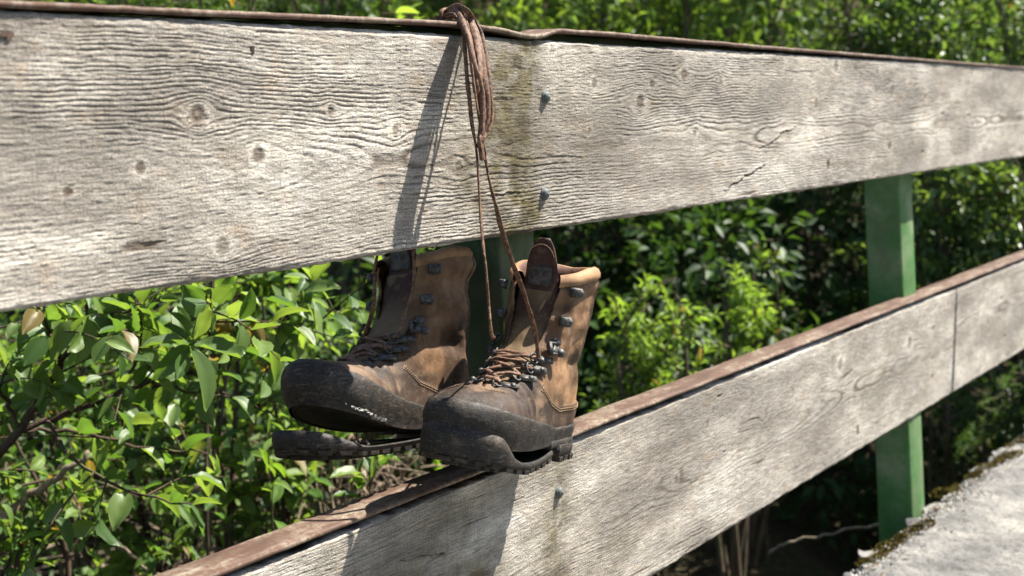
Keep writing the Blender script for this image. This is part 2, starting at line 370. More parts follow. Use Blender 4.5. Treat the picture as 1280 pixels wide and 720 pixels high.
def make_boot(label, side, deform, spring, hx_):
    root = empty('hiking_boot', (0, 0, 0), label, 'boot', 'pair of old hiking boots hanging by their laces')
    sd_ = int(side*3+11)
    # ---------- leather upper
    nu, nz = 400, 170
    us = np.linspace(-np.pi, np.pi, nu, endpoint=False)
    # crowd samples at toe
    us = us+0.0
    cuff = lambda uu: np.interp(np.abs(uu), [0, .9, 1.5, 2.2, np.pi], [.205, .214, .222, .224, .219])
    def dispf(U, Z, X, Y):
        def stay(zz): return np.interp(zz, [.095, .105, .12, .16, .19, .215, .25], [3.2, 2.75, 2.45, 2.25, 2.2, 2.12, 2.1])
        T = (Z-.014)/(cuff(U)-.014)
        disp = .0016*fbm(X*22, Y*22, Z*22, sd_, 3)
        # soft shaft folds
        sh = sstep(.09, .14, Z)
        disp += sh*(.0040*fbm(X*8+3, Y*12, Z*22, sd_+5, 3)+.0012*fbm(X*40, Y*40, Z*60, sd_+6, 2))
        fold = np.exp(-((Z-.112-.10*(X-.06))/.010)**2)*sstep(.0, .4, 1-np.abs(U)/3.2)
        disp -= .0034*fold*(1+.6*fbm(X*30, Y*30, Z*10, sd_+9, 2))
        fold = np.exp(-((Z-.135-.05*(X-.06))/.008)**2)
        disp -= .0018*fold*sstep(-.2, .7, fbm(X*18, Y*18, Z*6, sd_+19, 2))
        # vamp creases
        cz = sstep(.165, .185, X)*sstep(.245, .22, X)*sstep(.045, .07, Z)
        disp += cz*.0016*np.sin((X+.2*np.abs(Y)+.006*fbm(X*30, Y*30, 0, sd_+3, 2))*2*np.pi/.0145)
        # panel steps
        shaftp = sstep(-.0014, .0014, Z-seam_z(X))
        disp += -.0006+.0015*(1-shaftp)
        toecap = sstep(.0, .003, X-(.245-.9*Y*Y/.05)) ; 
        disp += .0012*toecap*(Z < .2)
        # back stay panel seam (curve on side of shaft)
        bs = sstep(-.012, .012, np.abs(U)-stay(Z)); disp += .0018*bs*shaftp
        # top collar band seam + padding swell
        disp += .0035*np.exp(-((T-.93)/.05)**2)
        disp = disp*(1-.6*sstep(.05, .03, Z))
        return disp, shaftp, toecap, stay
    tz = np.linspace(0, 1, nz)
    U, T = np.meshgrid(us, tz, indexing='ij')
    zmin = .014
    Z = zmin+(cuff(U)-zmin)*(T**1.0)
    # denser near dome
    P = S(U, Z, side=side); N = Sn(U, Z, side=side)
    X, Y = P[..., 0], P[..., 1]
    disp, shaftp, toecap, stay = dispf(U, Z, X, Y)
    P = P+N*disp[..., None]
    # loose lacing: the two shaft edges splay outwards at the front
    spl = sstep(.12, .22, Z)*sstep(1.5, .3, np.abs(U)); P[..., 1] += np.sign(Y)*spl*.006
    P[..., 2] += spring*np.clip((X-.14)/.16, 0, 1.1)**1.8*sstep(.12, .06, Z)
    # colours
    col = np.empty(P.shape)
    nn = fbm(X*14, Y*14, Z*14, sd_+31, 4)
    col[:] = TAN; col += (TAN2-TAN)*sstep(-.45, .5, nn)[..., None]
    col = col*(1-.6*sstep(-.1, .7, fbm(X*30, Y*30, Z*18, sd_+77, 3)))[..., None]
    vam = (1-shaftp)[..., None]
    dk = DARK*(1+.35*nn[..., None]); hf = sstep(.16, .04, X)[..., None]*.45
    dk = dk*(1-hf)+TAN2*.75*hf
    # paler scuffs on the toe and vamp
    sc = sstep(.15, .75, fbm(X*20, Y*34, Z*26, sd_+55, 4))[..., None]; dk = dk*(1-.5*sc)+np.array([.24, .155, .095])*.5*sc
    col = col*(1-vam)+dk*vam
    # dark greasy area around throat / tongue side
    th = sstep(.022, .002, np.abs(Y)-throat(Z))*sstep(.09, .12, Z)*sstep(1.6, .8, np.abs(U)); col *= (1-.35*th)[..., None]
    drt = sstep(.15, .8, fbm(X*11, Y*11, Z*17, sd_+99, 4))*shaftp; col = col*(1-.55*drt)[..., None]+np.array([.03, .022, .016])*.55*drt[..., None]
    # dirt line in seams
    sm = np.exp(-((Z-seam_z(X))/.0016)**2); sm = np.maximum(sm, np.exp(-((np.abs(U)-stay(Z))/.025)**2)*shaftp)
    sm = np.maximum(sm, np.exp(-((X-(.245-.9*Y*Y/.05))/.0015)**2))
    col *= (1-.55*sm)[..., None]
    F = grid_faces(nu, nz, True).reshape(nu, nz-1, 4)
    cx_ = (np.abs(Y-S(0*U+1e-4, Z, side=side)[..., 1]) < throat(Z)) & (np.abs(U) < 1.45) & (Z > .083) & (X > .06)
    keep = ~(cx_[:, :-1] & cx_[:, 1:])
    Fk = F[keep]
    up = mesh_np('upper', P.reshape(-1, 3), Fk, M['leather'], root, True, col.reshape(-1, 3))
    md = up.modifiers.new('thick', 'SOLIDIFY'); md.thickness = .0028; md.offset = -1
    spr = lambda A: np.concatenate([A[..., :2], A[..., 2:]+spring*np.clip((A[..., :1]-.14)/.16, 0, 1.1)**1.8*sstep(.12, .06, A[..., 2:])], -1)
    # ---------- collar roll + lining
    nu2 = 160; us2 = np.linspace(.50, 2*np.pi-.50, nu2); us2 = np.where(us2 > np.pi, us2-2*np.pi, us2)
    prof = [(0.0015, -.006), (.0042, -.003), (.0038, .0025), (.0005, .0075), (-.0045, .0095), (-.0095, .008), (-.0135, .002), (-.015, -.006), (-.013, -.02), (-.0115, -.04), (-.010, -.07), (-.009, -.10)]
    rows = []
    for o_, dz in prof:
        zc = cuff(us2)+dz; z_ = np.minimum(zc, .26)
        p = S(us2, z_, side=side); n = Sn(us2, z_, side=side)
        o2 = o_+.0016*fbm(p[:, 0]*25, p[:, 1]*25, z_*10, sd_+60, 2)
        p = p+n*o2[..., None]; spl = sstep(.12, .22, z_)*sstep(1.5, .3, np.abs(us2)); p[:, 1] += np.sign(p[:, 1])*spl*.006
        rows.append(p)
    A = np.stack(rows, 1)
    cc = np.broadcast_to(TAN*.95, A.shape).copy(); cc[:, 5:] = OX; cc[:, 8:] = OX*.6
    mesh_np('collar', A.reshape(-1, 3), grid_faces(nu2, len(prof)), M['leather'], root, True, cc.reshape(-1, 3))
    # ---------- tongue (follows the instep, sticks out above the cuff)
    nv, nw = 70, 21
    tv = np.linspace(0, 1, nv); tw = np.linspace(-1, 1, nw)
    zz = .080+(.262-.080)*tv
    ctrx = np.interp(zz, _z, XF)-.004-.003*sstep(.1, .14, zz)
    ctrx = ctrx + (-.004*sstep(.17, .215, zz)) + .004*sstep(.215, .262, zz)
    hw = np.interp(zz, [.08, .10, .13, .17, .2, .215, .23, .245, .255, .262], [.014, .023, .029, .030, .026, .0225, .0205, .0170, .0125, .0070])
    Pt = np.zeros((nv, nw, 3))
    Pt[..., 1] = hw[:, None]*tw[None]
    Pt[..., 0] = ctrx[:, None]-.010*(np.abs(tw[None])**2.2)*(sstep(.25, .2, zz)[:, None]*.6+.25)
    Pt[..., 2] = zz[:, None]
    cen = S(np.full(nv, 1e-4), np.minimum(zz, .26), side=side)[:, 1]; Pt[..., 1] += cen[:, None]
    Pt[..., 2] -= .004*(np.abs(tw[None])**2)*sstep(.1, .08, zz)[:, None]
    Pt[..., 0] += .0025*fbm(Pt[..., 1]*30, Pt[..., 2]*22, 0, sd_+8, 3)*sstep(.09, .11, zz)[:, None]
    tc_ = np.broadcast_to(np.array([.050, .024, .017]), Pt.shape).copy()
    low = sstep(.19, .13, zz)[:, None, None]; tc_ = tc_*(1-low)+np.array([.13, .085, .042])*low
    tg = mesh_np('tongue', Pt.reshape(-1, 3), grid_faces(nv, nw), M['leather'], root, True, tc_.reshape(-1, 3))
    md = tg.modifiers.new('thick', 'SOLIDIFY'); md.thickness = .0045; md.offset = 1
    # worn label patch on the tongue
    iv = [i for i in range(nv) if .203 < zz[i] < .230]; q = Pt[iv][:, 3:-3].copy(); q[..., 0] += .0012
    pt = mesh_np('label_patch', q.reshape(-1, 3), grid_faces(len(iv), nw-6), M['patch'], tg, True)
    md = pt.modifiers.new('thick', 'SOLIDIFY'); md.thickness = .0008; md.offset = 0
    # gusset: dark inner bellows filling behind the throat
    zg = np.linspace(.075, .20, 40); ug = np.linspace(-1.5, 1.5, 41); UG, ZG = np.meshgrid(ug, zg, indexing='ij')
    G = S(UG, ZG, side=side)-Sn(UG, ZG, side=side)*(.0085)
    G[..., 0] += .0015*fbm(G[..., 1]*40, G[..., 2]*40, 0, sd_+81, 2)
    gc = np.broadcast_to(np.array([.13, .09, .045]), G.shape)*(.8+.3*fbm(G[..., 1]*50, G[..., 2]*50, 0, 4, 2))[..., None]
    mesh_np('gusset', G.reshape(-1, 3), grid_faces(41, 40), M['leather'], root, True, gc.reshape(-1, 3))
    # insole plate closing the bottom
    un = np.linspace(-np.pi, np.pi, 96, endpoint=False)
    rg = [S(un, np.full(96, .0155), side=side)*np.array([1, 1, 1])]
    c0 = rg[0].copy(); c0[:, 1] *= .0; rg.append(c0)
    A = spr(np.stack(rg, 1))
    mesh_np('insole', A.reshape(-1, 3), grid_faces(96, 2, True), M['rubber'], root, False)
    # ---------- rubber rand
    nr = 12; ur = np.linspace(-np.pi, np.pi, 300, endpoint=False)
    xr = S(ur, np.full(300, .035), side=side)[:, 0]
    zr = np.interp(xr, [0, .06, .10, .13, .17, .22, .27, .30], [.036, .034, .035, .042, .048, .053, .059, .063])
    zr = zr+.0008*fbm(xr*60, ur*8, 0, 5, 2)
    rows = []
    for i in range(nr):
        t = i/(nr-1); z_ = .0145+(zr-.0145)*min(1, t*1.12)
        p = S(ur, z_, side=side); n = Sn(ur, z_, side=side)
        o_ = .0040 if t < .88 else (.0030 if t < .97 else -.0005)
        o_ = o_+.0007*fbm(p[:, 0]*50, p[:, 1]*50, z_*50, 3, 3)
        rows.append(p+n*np.asarray(o_)[..., None])
    A = spr(np.stack(rows, 1))
    rd = mesh_np('toe_rand', A.reshape(-1, 3), grid_faces(300, nr, True), M['rubber'], root, True)
    # ---------- midsole welt, full length
    def outline(x0, x1, n=140, off=.004, z=.03):
        u0 = np.linspace(-np.pi, np.pi, 2400); p = S(u0, np.full(2400, z), side=side); nrm = Sn(u0, np.full(2400, z), side=side)
        nrm[:, 2] = 0; nrm /= np.linalg.norm(nrm, axis=1)[:, None]+1e-9
        p = p+nrm*off; mk = (p[:, 0] >= x0) & (p[:, 0] <= x1); q = p[mk]
        if x0 <= 0 and x1 < .2:      # heel: order round the back
            q = np.roll(q, -np.argmax(np.linalg.norm(np.diff(q, axis=0, append=q[:1]), axis=1))-1, axis=0)
        d = np.r_[0, np.cumsum(np.linalg.norm(np.diff(q, axis=0), axis=1))]
        s = np.linspace(0, d[-1], n); return np.stack([np.interp(s, d, q[:, i]) for i in range(3)], 1)
    def slab(prof, ol, name, mat, parent, defo=None, ax=.0):
        """prof: list of (inset, z array or float)"""
        ctr = ol.copy(); ctr[:, 1] = np.mean(ol[:, 1]); ctr[:, 0] = np.clip(ol[:, 0], ol[:, 0].min()+.03 if ol[:, 0].max() > .2 else ol[:, 0].min()+.03, ol[:, 0].max()-.035)
        dr = ctr-ol; dr[:, 2] = 0; L = np.linalg.norm(dr, axis=1)[:, None]; dr = dr/np.maximum(L, 1e-6)
        rows = []
        for ins, z_ in prof:
            p = ol+dr*(np.minimum(ins, L*.98) if ins < .9 else L)
            p[:, 2] = z_; rows.append(p)
        A = np.stack(rows, 1)
        if defo is not None: A = defo(A)
        return mesh_np(name, A.reshape(-1, 3), grid_faces(len(ol), len(rows), True), mat, parent, True)
    ol = outline(-1, .112, 200, .0035)
    slab([(.9, .010), (.001, .010), (0, .012), (0, .0185), (.004, .0195), (.012, .0195)], ol, 'midsole', M['rubber'], root)
    # ---------- heel
    hl = outline(-1, .082, 90, .0045)
    k = np.arange(90); ser = .0016*((k//5) % 2)
    slab([(.9, -.004), (.006, -.004), (.0015, -.003), (0, .004), (0, .0115), (.002, .013), (.9, .013)], hl, 'heel_block', M['rubber'], root)
    def lugs(oln, name, n, defo, z0=-.010, z1=-.002, size=(.013, .011), inner=0.):
        mb = MB(); d = np.r_[0, np.cumsum(np.linalg.norm(np.diff(oln, axis=0), axis=1))]
        for j in range(n):
            s = d[-1]*(j+.5)/n; p = np.array([np.interp(s, d, oln[:, i]) for i in range(3)]); q = np.array([np.interp(min(s+.002, d[-1]), d, oln[:, i]) for i in range(3)])
            t = q-p; t[2] = 0; t /= np.linalg.norm(t)+1e-9; nrm = np.array([-t[1], t[0], 0])
            c = np.array([oln[:, 0].mean(), oln[:, 1].mean(), 0])-p
            if nrm@c < 0: nrm = -nrm
            Rm = np.stack([t, nrm, [0, 0, 1]], 1)
            jit = random.uniform(-.001, .001)
            v, f = boxv(p*[1, 1, 0]+nrm*(size[1]/2-.0005+inner+jit)+[0, 0, (z0+z1)/2+jit*.6], (size[0]*random.uniform(.85, 1.05), size[1], z1-z0), Rm)
            v[:, 0] = v[:, 0]; low = v[:, 2] < (z0+z1)/2; cc_ = v.mean(0); v[low] = cc_*[1, 1, 0]+(v[low]-cc_*[1, 1, 0])*[.86, .86, 1]
            if defo is not None: v = defo(v)
            mb.add(v, f)
        return mb
    mb = lugs(hl, 'tread', 12, None, -.009, -.0025, (.0135, .012))
    for (a_, b_) in ((.03, -.012), (.03, .012), (.06, 0)): v, f = boxv((a_, b_, -.007), (.016, .016, .007)); mb.add(v, f)
    mb.build('tread', M['rubber'], root, False)
    deform0 = deform; deform = lambda A: deform0(spr(np.asarray(A, float)))
    # ---------- forefoot outsole with raised toe bumper (peeling off)
    fl = outline(.105, 1, 150, .0045)
    hx = np.interp(fl[:, 0], *hx_)
    slab([(.9, -.002), (.006, -.002), (.001, -.001), (0, .003), (-.0005, hx*.6), (.0012, hx), (.0032, hx), (.004, hx*.5), (.005, .003), (.9, .003)], fl, 'outsole', M['rubber'], root, deform)
    mb = lugs(fl, 'tread', 21, deform, -.0052, -.0005, (.0150, .012))
    for xx in (.14, .165, .19, .215, .24, .265):
        for yy in (-.014, .014):
            v, f = boxv((xx, yy, -.005), (.013, .013, .007)); mb.add(deform(v), f)
    mb.build('tread', M['rubber'], root, False)
    if side < 0:
        gb = MB()
        for q_ in range(26):
            u_ = random.uniform(.62, 1.15); z_ = .0215+random.uniform(-.0012, .0012)-.006*(u_-.6)
            p_ = spr((S(u_, z_, side=side)+Sn(u_, z_, side=side)*.0040)[None])[0]; v, f = boxv(p_, (random.uniform(.002, .005), .0010, random.uniform(.001, .0028)), rotm(random.uniform(-.3, .3)+2.9, 0, 0)); v += np.random.normal(0, .0006, v.shape); gb.add(v, f)
        o_ = gb.build('glue_residue', M['glue'], rd, False); o_['kind'] = 'stuff'
    if side < 0:
        tf = MB()
        for q_ in range(34):
            x_ = random.uniform(.215, .262); y_ = .034+random.uniform(-.016, .008); v, f = boxv((x_, y_, .0055+random.uniform(0, .003)), (random.uniform(.004, .012), random.uniform(.003, .008), random.uniform(.003, .006)), rotm(random.uniform(0, 3), random.uniform(-.3, .3), 0)); v += np.random.normal(0, .001, v.shape); tf.add(deform(v), f)
        o_ = tf.build('torn_foam', M['rubber'], root, False); o_['kind'] = 'stuff'
    # ---------- stitching
    st = MB()
    def stitches(us_, zs_, off=.0008, step=.0034):
        p0 = S(us_, zs_, side=side); p = p0+Sn(us_, zs_, side=side)*(dispf(us_, zs_, p0[:, 0], p0[:, 1])[0]+.0003)[:, None]
        d = np.r_[0, np.cumsum(np.linalg.norm(np.diff(p, axis=0), axis=1))]; nrm = Sn(us_, zs_, side=side)
        for s in np.arange(0, d[-1]-step, step):
            a = np.array([np.interp(s, d, p[:, i]) for i in range(3)]); b = np.array([np.interp(s+step*.68, d, p[:, i]) for i in range(3)])
            mdl = (a+b)/2+np.array([np.interp(s, d, nrm[:, i]) for i in range(3)])*.0006
            st.add(*tube([a, mdl, b], .0005, None, 4))
    for sg in (-1, 1):
        for dz in (.0028, .0056):
            uu = np.linspace(1.15, 3.1, 260)*sg
            # follow seam line: z = seam_z(x)
            z_ = np.full(260, .07)
            for _ in range(12): z_ = .5*z_+.5*(np.minimum(seam_z(S(uu, z_, side=side)[:, 0]), .105)-dz)
            stitches(uu, z_, .0022)
        for du in (.055, -.055):
            z_ = np.linspace(.10, .205, 90); stitches((np.interp(z_, [.095, .105, .12, .16, .19, .215, .25], [3.2, 2.75, 2.45, 2.25, 2.2, 2.12, 2.1])+du)*sg, z_, .0022+(.001 if du > 0 else 0))
    # toecap seam over the vamp
    for dx in (.004, .0075):
        pts = []
        for yy in np.linspace(-.038, .038, 60):
            xx = .245-.9*yy*yy/.05+dx
            zs_ = np.linspace(.04, .085, 200); best = None
            us_ = np.linspace(.0, 1.6, 240)*(1 if yy >= 0 else -1)
            PP = S(us_[:, None], zs_[None], side=side); dd = (PP[..., 0]-xx)**2+(PP[..., 1]-yy+side*.006)**2
            i, j = np.unravel_index(np.argmin(dd), dd.shape); pts.append((us_[i], zs_[j]))
        pts = np.array(pts)
        p = S(pts[:, 0], pts[:, 1], side=side); 
        k5 = np.ones(5)/5; p = np.stack([np.convolve(np.pad(p[:, i], 2, mode='edge'), k5, 'valid') for i in range(3)], 1); p[:, 2] += .0022
        d = np.r_[0, np.cumsum(np.linalg.norm(np.diff(p, axis=0), axis=1))]
        for s in np.arange(0, d[-1]-.004, .0036):
            a = np.array([np.interp(s, d, p[:, i]) for i in range(3)]); b = np.array([np.interp(s+.0024, d, p[:, i]) for i in range(3)])
            st.add(*tube(list(spr(np.array([a, (a+b)/2+[0, 0, .0005], b]))), .0005, None, 4))
    # tongue top stitching
    ang = np.linspace(-1.25, 1.25, 30); q = np.stack([np.zeros(30), np.sin(ang)*.0185, .232+np.cos(ang)*.022], 1)
    q[:, 0] = np.interp(q[:, 2], zz, ctrx)+.0012
    for i in range(29): st.add(*tube([q[i], q[i]*.35+q[i+1]*.65], .0004, None, 4))
    o_ = st.build('stitching', M['thread'], root, True); o_['kind'] = 'stuff'
    # ---------- hardware
    def frame(z, y):
        u_ = u_at(z, y, side); p = S(u_, z, side=side); n = Sn(u_, z, side=side)
        p = p+[0, np.sign(y)*float(sstep(.12, .22, z))*.006, 0]
        t = S(u_*.8, z, side=side)-S(u_, z, side=side); t[2] = 0; t -= n*(t@n); t /= np.linalg.norm(t)+1e-9
        return p, n, t, np.cross(n, t)
    rings = {}
    ez = [.0865, .0955, .106, .117]
    for sg in (-1, 1):
        for i, z in enumerate(ez):
            yy = throat(z)+.0105
            p, n, t, b = frame(z, sg*yy); rings[(sg, i)] = p+n*.005+t*.008
            Rm = np.stack([t, b, n], 1)*1.28; mb = MB()
            # strap plate, slightly tapered, with rivet and D ring
            v, f = boxv((-.002, 0, .0022), (.019, .0080, .0016)); v[:4, 1] *= .75; mb.add(v@Rm.T+p, f)
            v, f = boxv((-.001, 0, .0031), (.013, .0048, .0009)); mb.add(v@Rm.T+p, f)
            v, f = lathe([(0, .0052), (.0016, .0050), (.0028, .0038), (.003, .0022)], 12); v[:, 0] -= .006; mb.add(v@Rm.T+p, f)
            a = np.linspace(0, 2*np.pi, 17); rr = np.stack([.0085+.0042*np.cos(a), .0052*np.sin(a), .0035+.001*np.cos(a)], 1)
            v, f = tube(rr, .0009, None, 6); mb.add(v@Rm.T+p, f)
            mb.build('eyelet', M['metal'], root)
        hz = [.130, .164, .200]
        for i, z in enumerate(hz):
            yy = throat(z)+(.0125 if i else .0145)
            p, n, t, b = frame(z, sg*yy); Rm = np.stack([t, b, n], 1)*1.25; mb = MB(); rings[(sg, 4+i)] = p+n*.007+t*.004
            if i == 0:
                v, f = boxv((0, .001, .0030), (.0115, .010, .0022)); mb.add(v@Rm.T+p, f)
                for q_ in ((-.008, .003), (-.005, -.0075)):
                    v, f = lathe([(0, .0062), (.0025, .0058), (.0042, .0042), (.0046, .002)], 14); v[:, 0] += q_[0]; v[:, 1] += q_[1]; mb.add(v@Rm.T+p, f)
                v, f = boxv((.006, .001, .0075), (.0035, .012, .0018)); mb.add(v@Rm.T+p, f)
                for s2 in (-1, 1): v, f = boxv((.003, .001+s2*.0055, .0055), (.008, .0014, .005)); mb.add(v@Rm.T+p, f)
            else:
                v, f = boxv((-.001, 0, .0028), (.0115, .0095, .002)); mb.add(v@Rm.T+p, f)
                cs = [(.004, 0, .003), (.0045, 0, .0065), (.001, 0, .0088), (-.0045, 0, .0085)]
                v, f = tube(smooth_path(cs, 10), .0042, .0009, 8, (0, 0, 1)); mb.add(v@Rm.T+p, f)
                v, f = lathe([(0, .0102), (.002, .0099), (.0034, .0086), (.0036, .007)], 12); v[:, 0] -= .0035; mb.add(v@Rm.T+p, f)
            mb.build('hook', M['metal'], root)
    # ---------- criss-cross laces over the instep
    def over(a, b, lift=.006):
        c = (a+b)/2; m_ = [a, a*.75+b*.25, c, a*.25+b*.75, b]
        for i in (1, 2, 3):
            z_ = float(m_[i][2]); y_ = float(m_[i][1]); 
            xs = float(np.interp(min(z_, .26), _z, XF)); k_ = 1-(abs(y_)/.05)**2
            m_[i] = np.array([max(m_[i][0], xs-.010+lift*k_*.9), y_, z_+lift*.75])
        return smooth_path(m_, 18)
    upv = (.6, 0, .8)
    wob = lambda: np.array([0, random.uniform(-.0015, .0015), random.uniform(-.001, .002)])
    def lace(p, k_=1.):
        n_ = len(p); tw_ = np.cumsum(np.random.normal(0, .10, n_)); mb = MB()
        mb.add(*tube(p, .0026*k_, .0013, 8, upv, tw_)); return mb
    prs = [((-1, 0), (1, 0))]
    for i in range(3): prs += [((-1, i), (1, i+1)), ((1, i), (-1, i+1))]
    prs += [((-1, 0), (1, 1)), ((-1, 2), (1, 2)), ((1, 3), (-1, 3))]
    for a, b in prs: lace(over(rings[a]+wob(), rings[b]+wob(), random.uniform(.004, .009))).build('lace', M['lace'], root)
    return root, rings
#==BOOT_FN_END
def defo_front(v):
    """right boot in the picture: sole peeling a little under the ball"""
    v = np.array(v, float); x = v[..., 0]; t = np.clip((x-.11)/.19, 0, 1)
    v[..., 2] -= .006*np.sin(np.pi*np.clip(t*1.15, 0, 1))**.8+.001*t
    v[..., 0] += .002*t
    return v
def defo_hang(v):
    """left boot: whole forefoot sole hanging open like a jaw"""
    v = np.array(v, float); x = v[..., 0]-.10; x0 = np.maximum(x, 0); z = v[..., 2]
    k = 2.3; a = np.minimum(x0*k, .245)                  # bend angle grows then stays
    dz = np.where(x0*k < .245, -x0*x0*k/2, -(.245/k)**2*k/2-(x0-.245/k)*math.sin(.245))
    v[..., 0] += z*a*.9+.009*np.clip(x0/.1, 0, 1)
    v[..., 2] += dz
    return v
bootA, ringsA = make_boot('front brown leather hiking boot with its dark tongue standing up, overlapping the lower board', 1, defo_front, .014, ([.1, .215, .235, .258, .285, .31], [.008, .008, .012, .030, .035, .036]))
bootB, ringsB = make_boot('rear brown leather hiking boot whose torn sole gapes open under the toe', -1, defo_hang, .036, ([.1, .235, .25, .285, .31], [.005, .005, .008, .019, .021]))
#==BOOT_END
def pose(root, q):
    Mx = Matrix(rotm(*q[3:6]).tolist()).to_4x4()
    root.matrix_world = Matrix.Translation(q[:3])@Mx@Matrix.Scale(q[6], 4)
def towld(p, q): return rotm(*q[3:6])@(np.asarray(p)*q[6])+np.array(q[:3])
QA = [1.5875, -.0350, -.4670, 3.283, .140, -.058, 1.04]
QB = [1.516, .062, -.4570, 3.092, .158, .185, 1.072]
pose(bootA, QA); pose(bootB, QB)

# ================================================================== RAILING
rail = empty('bridge_railing', (1.6, .05, -1.2), 'weathered grey timber bridge railing with rusty steel caps on green posts', 'railing')
RI = Matrix.Translation((-1.6, -.05, 1.2))
def railpart(o): o.parent = rail; o.matrix_parent_inverse = RI; return o
def plank(name, x0, x1, z0, z1, thick, seed, knots, cracks, spots, z_c, D0, mossy=(), fineto=3.0, label=None, holes=(), amp=.00105, per=.0044):
    xs = [x0]
    while xs[-1] < x1:
        x = xs[-1]; st = .02 if x < .55 else (.0028 if x < 1.75 else (.005 if x < fineto else (.010 if x < 4.4 else .05)))
        xs.append(x+st)
    xs[-1] = x1; xs = np.array(xs); nz = 300; zs = np.linspace(z0, z1, nz)
    X, Zz = np.meshgrid(xs, zs, indexing='ij')
    zz = Zz-z_c
    D = D0*np.interp(X, [.6, .8, 1.05, 1.25], [.35, .3, .5, 1.])+.010*vn(X*1.3, 0, 0, seed)+.006*vn(X*3.7, 0, 0, seed+1)+.003*vn(X*11, 0, 0, seed+2)
    wv = .0034*fbm(X*3.6, Zz*8, 0, seed+3, 3)+.0010*vn(X*26, Zz*60, 0, seed+4)+.0007*vn(X*70, Zz*150, 0, seed+24)
    kd = np.zeros_like(X); psi = zz+wv; swirl = np.zeros_like(X); kring = np.zeros_like(X); halo = np.zeros_like(X)
    for (kx, kz, r, dk) in knots:
        dx = (X-kx)/1.7+.004*vn(X*30, Zz*30, 0, seed+61); dz = (Zz-kz)+.0025*vn(X*35, Zz*35, 0, seed+62); r2 = dx*dx+dz*dz; Rk = r*1.7
        psi = psi-dz*Rk*Rk*1.05/(r2+Rk*Rk*.28)*np.exp(-r2/(Rk*Rk*16))
        rr = np.sqrt(((X-kx)/1.05)**2+dz*dz)/r*(1+.14*vn(X*90, Zz*90, 0, seed+8)); inn = sstep(1.05, .9, rr)
        kd = np.maximum(kd, inn*dk); kd = np.maximum(kd, dk*.75*np.exp(-((rr-1.04)/.13)**2)); swirl = np.maximum(swirl, inn); kring = np.where(rr < 1.1, rr, kring); halo = np.maximum(halo, sstep(2.6, 1.2, rr)*(1-inn))
    rad = np.sqrt(psi**2+np.maximum(D, .006)**2)
    ph = rad/per+.9*vn(rad*70, 0, 0, seed+5)+.35*vn(X*2.5, Zz*4, 0, seed+6)
    fr = ph-np.floor(ph)
    ridge = sstep(0, .42, fr)*sstep(1., .84, fr); ridge = 1-(1-ridge)*(.50+.50*sstep(-.40, .35, vn(X*13, np.floor(ph)*7.3, 0, seed+71)+.5*vn(X*50, ph*3, 0, seed+72)))
    ridge = ridge*(1-swirl)+swirl*(.5+.4*np.sin(kring*9))
    wear = .30+.70*sstep(-.25, .40, fbm(X*2.0, Zz*9, 0, seed+7, 3))
    rough = fbm(X*130, Zz*430, 0, seed+9, 2)
    saw = vn(X*330, Zz*6, 0, seed+12)*sstep(0., .5, vn(X*3, Zz*10, 0, seed+13))
    h = amp*wear*(ridge-.4)*(1+.45*vn(X*55, Zz*260, 0, seed+17))+.00034*rough+.00012*fbm(X*240, Zz*500, 0, seed+18, 2)+.00010*saw+.0006*vn(X*14, Zz*26, 0, seed+15)
    h -= .0006*swirl*(kd > .5)
    dark = kd.copy()
    for (ax, az, bx, bz, wdt, dp) in cracks:
        tt = np.clip(((X-ax)*(bx-ax)+(Zz-az)*(bz-az))/((bx-ax)**2+(bz-az)**2), 0, 1)
        jag = .0035*vn(X*45, Zz*45, 0, seed+21)+.0018*vn(X*160, Zz*160, 0, seed+22)
        d = np.hypot(X-(ax+tt*(bx-ax)), Zz-(az+tt*(bz-az))+jag); ww = wdt*(.35+.65*np.sin(np.pi*np.clip(tt, .02, .98)))
        c = sstep(ww*1.3, ww*.4, d); h -= dp*c; dark = np.maximum(dark, c)
        h += .0012*sstep(ww*4, ww*1.5, d)*(Zz > az+tt*(bz-az)-jag)*(1-c)
    for (sx, sz, rx, rz) in spots:      # small dark slots and nail holes
        d = np.hypot((X-sx)/rx, (Zz-sz)/rz); c = sstep(1.1, .6, d); h -= .0022*c; dark = np.maximum(dark, c)
    # shallow weather checks
    chk = sstep(.72, .82, vn(X*11, psi*330, 0, seed+31))*sstep(.3, .6, vn(X*4.2, Zz*22, 0, seed+32)); h -= .0009*chk; dark = np.maximum(dark, chk*.8)
    # rounded, nibbled edges
    e = np.minimum(Zz-z0, z1-Zz); er = .005+.0022*fbm(X*35, 0*X, 0, seed+40, 3)
    h -= .004*np.clip(1-e/er, 0, 1)**2
    mossv = np.zeros_like(X)
    for (mx, wd, am, zlo, zhi) in mossy:
        mossv = np.maximum(mossv, am*np.exp(-((X-mx-.02*vn(Zz*11, 0, 0, 3))/wd)**2)*sstep(zlo-.03, zlo+.03, Zz)*sstep(zhi+.03, zhi-.03, Zz)*(.95+.6*fbm(X*22, Zz*26, 0, 7, 5)))
    mossv = np.clip(mossv+.16*sstep(.3, .8, fbm(X*4, Zz*8, 0, seed+44, 3)), 0, 1)
    Y = -h
    Zj = Zz.copy(); Zj[:, 0] += .0010*vn(xs*60, 0, 0, seed+50)+.0012*vn(xs*9, 0, 0, seed+51); Zj[:, -1] += .0010*vn(xs*60, 0, 0, seed+52)+.0015*vn(xs*7, 0, 0, seed+53)
    V = np.stack([X, Y, Zj], -1)
    col = np.stack([ridge*wear+(1-wear)*.72, mossv, dark], -1)
    stn = sstep(.05, .6, fbm(X*3.1+5, Zz*9, 0, seed+90, 4)); tl = sstep(1.02, .80, X)*sstep(-.10, .04, Zz)*(z0 > -.4); stn = np.maximum(stn*.55, tl*.8*sstep(-.5, .2, fbm(X*12, Zz*40, 0, seed+91, 3)))
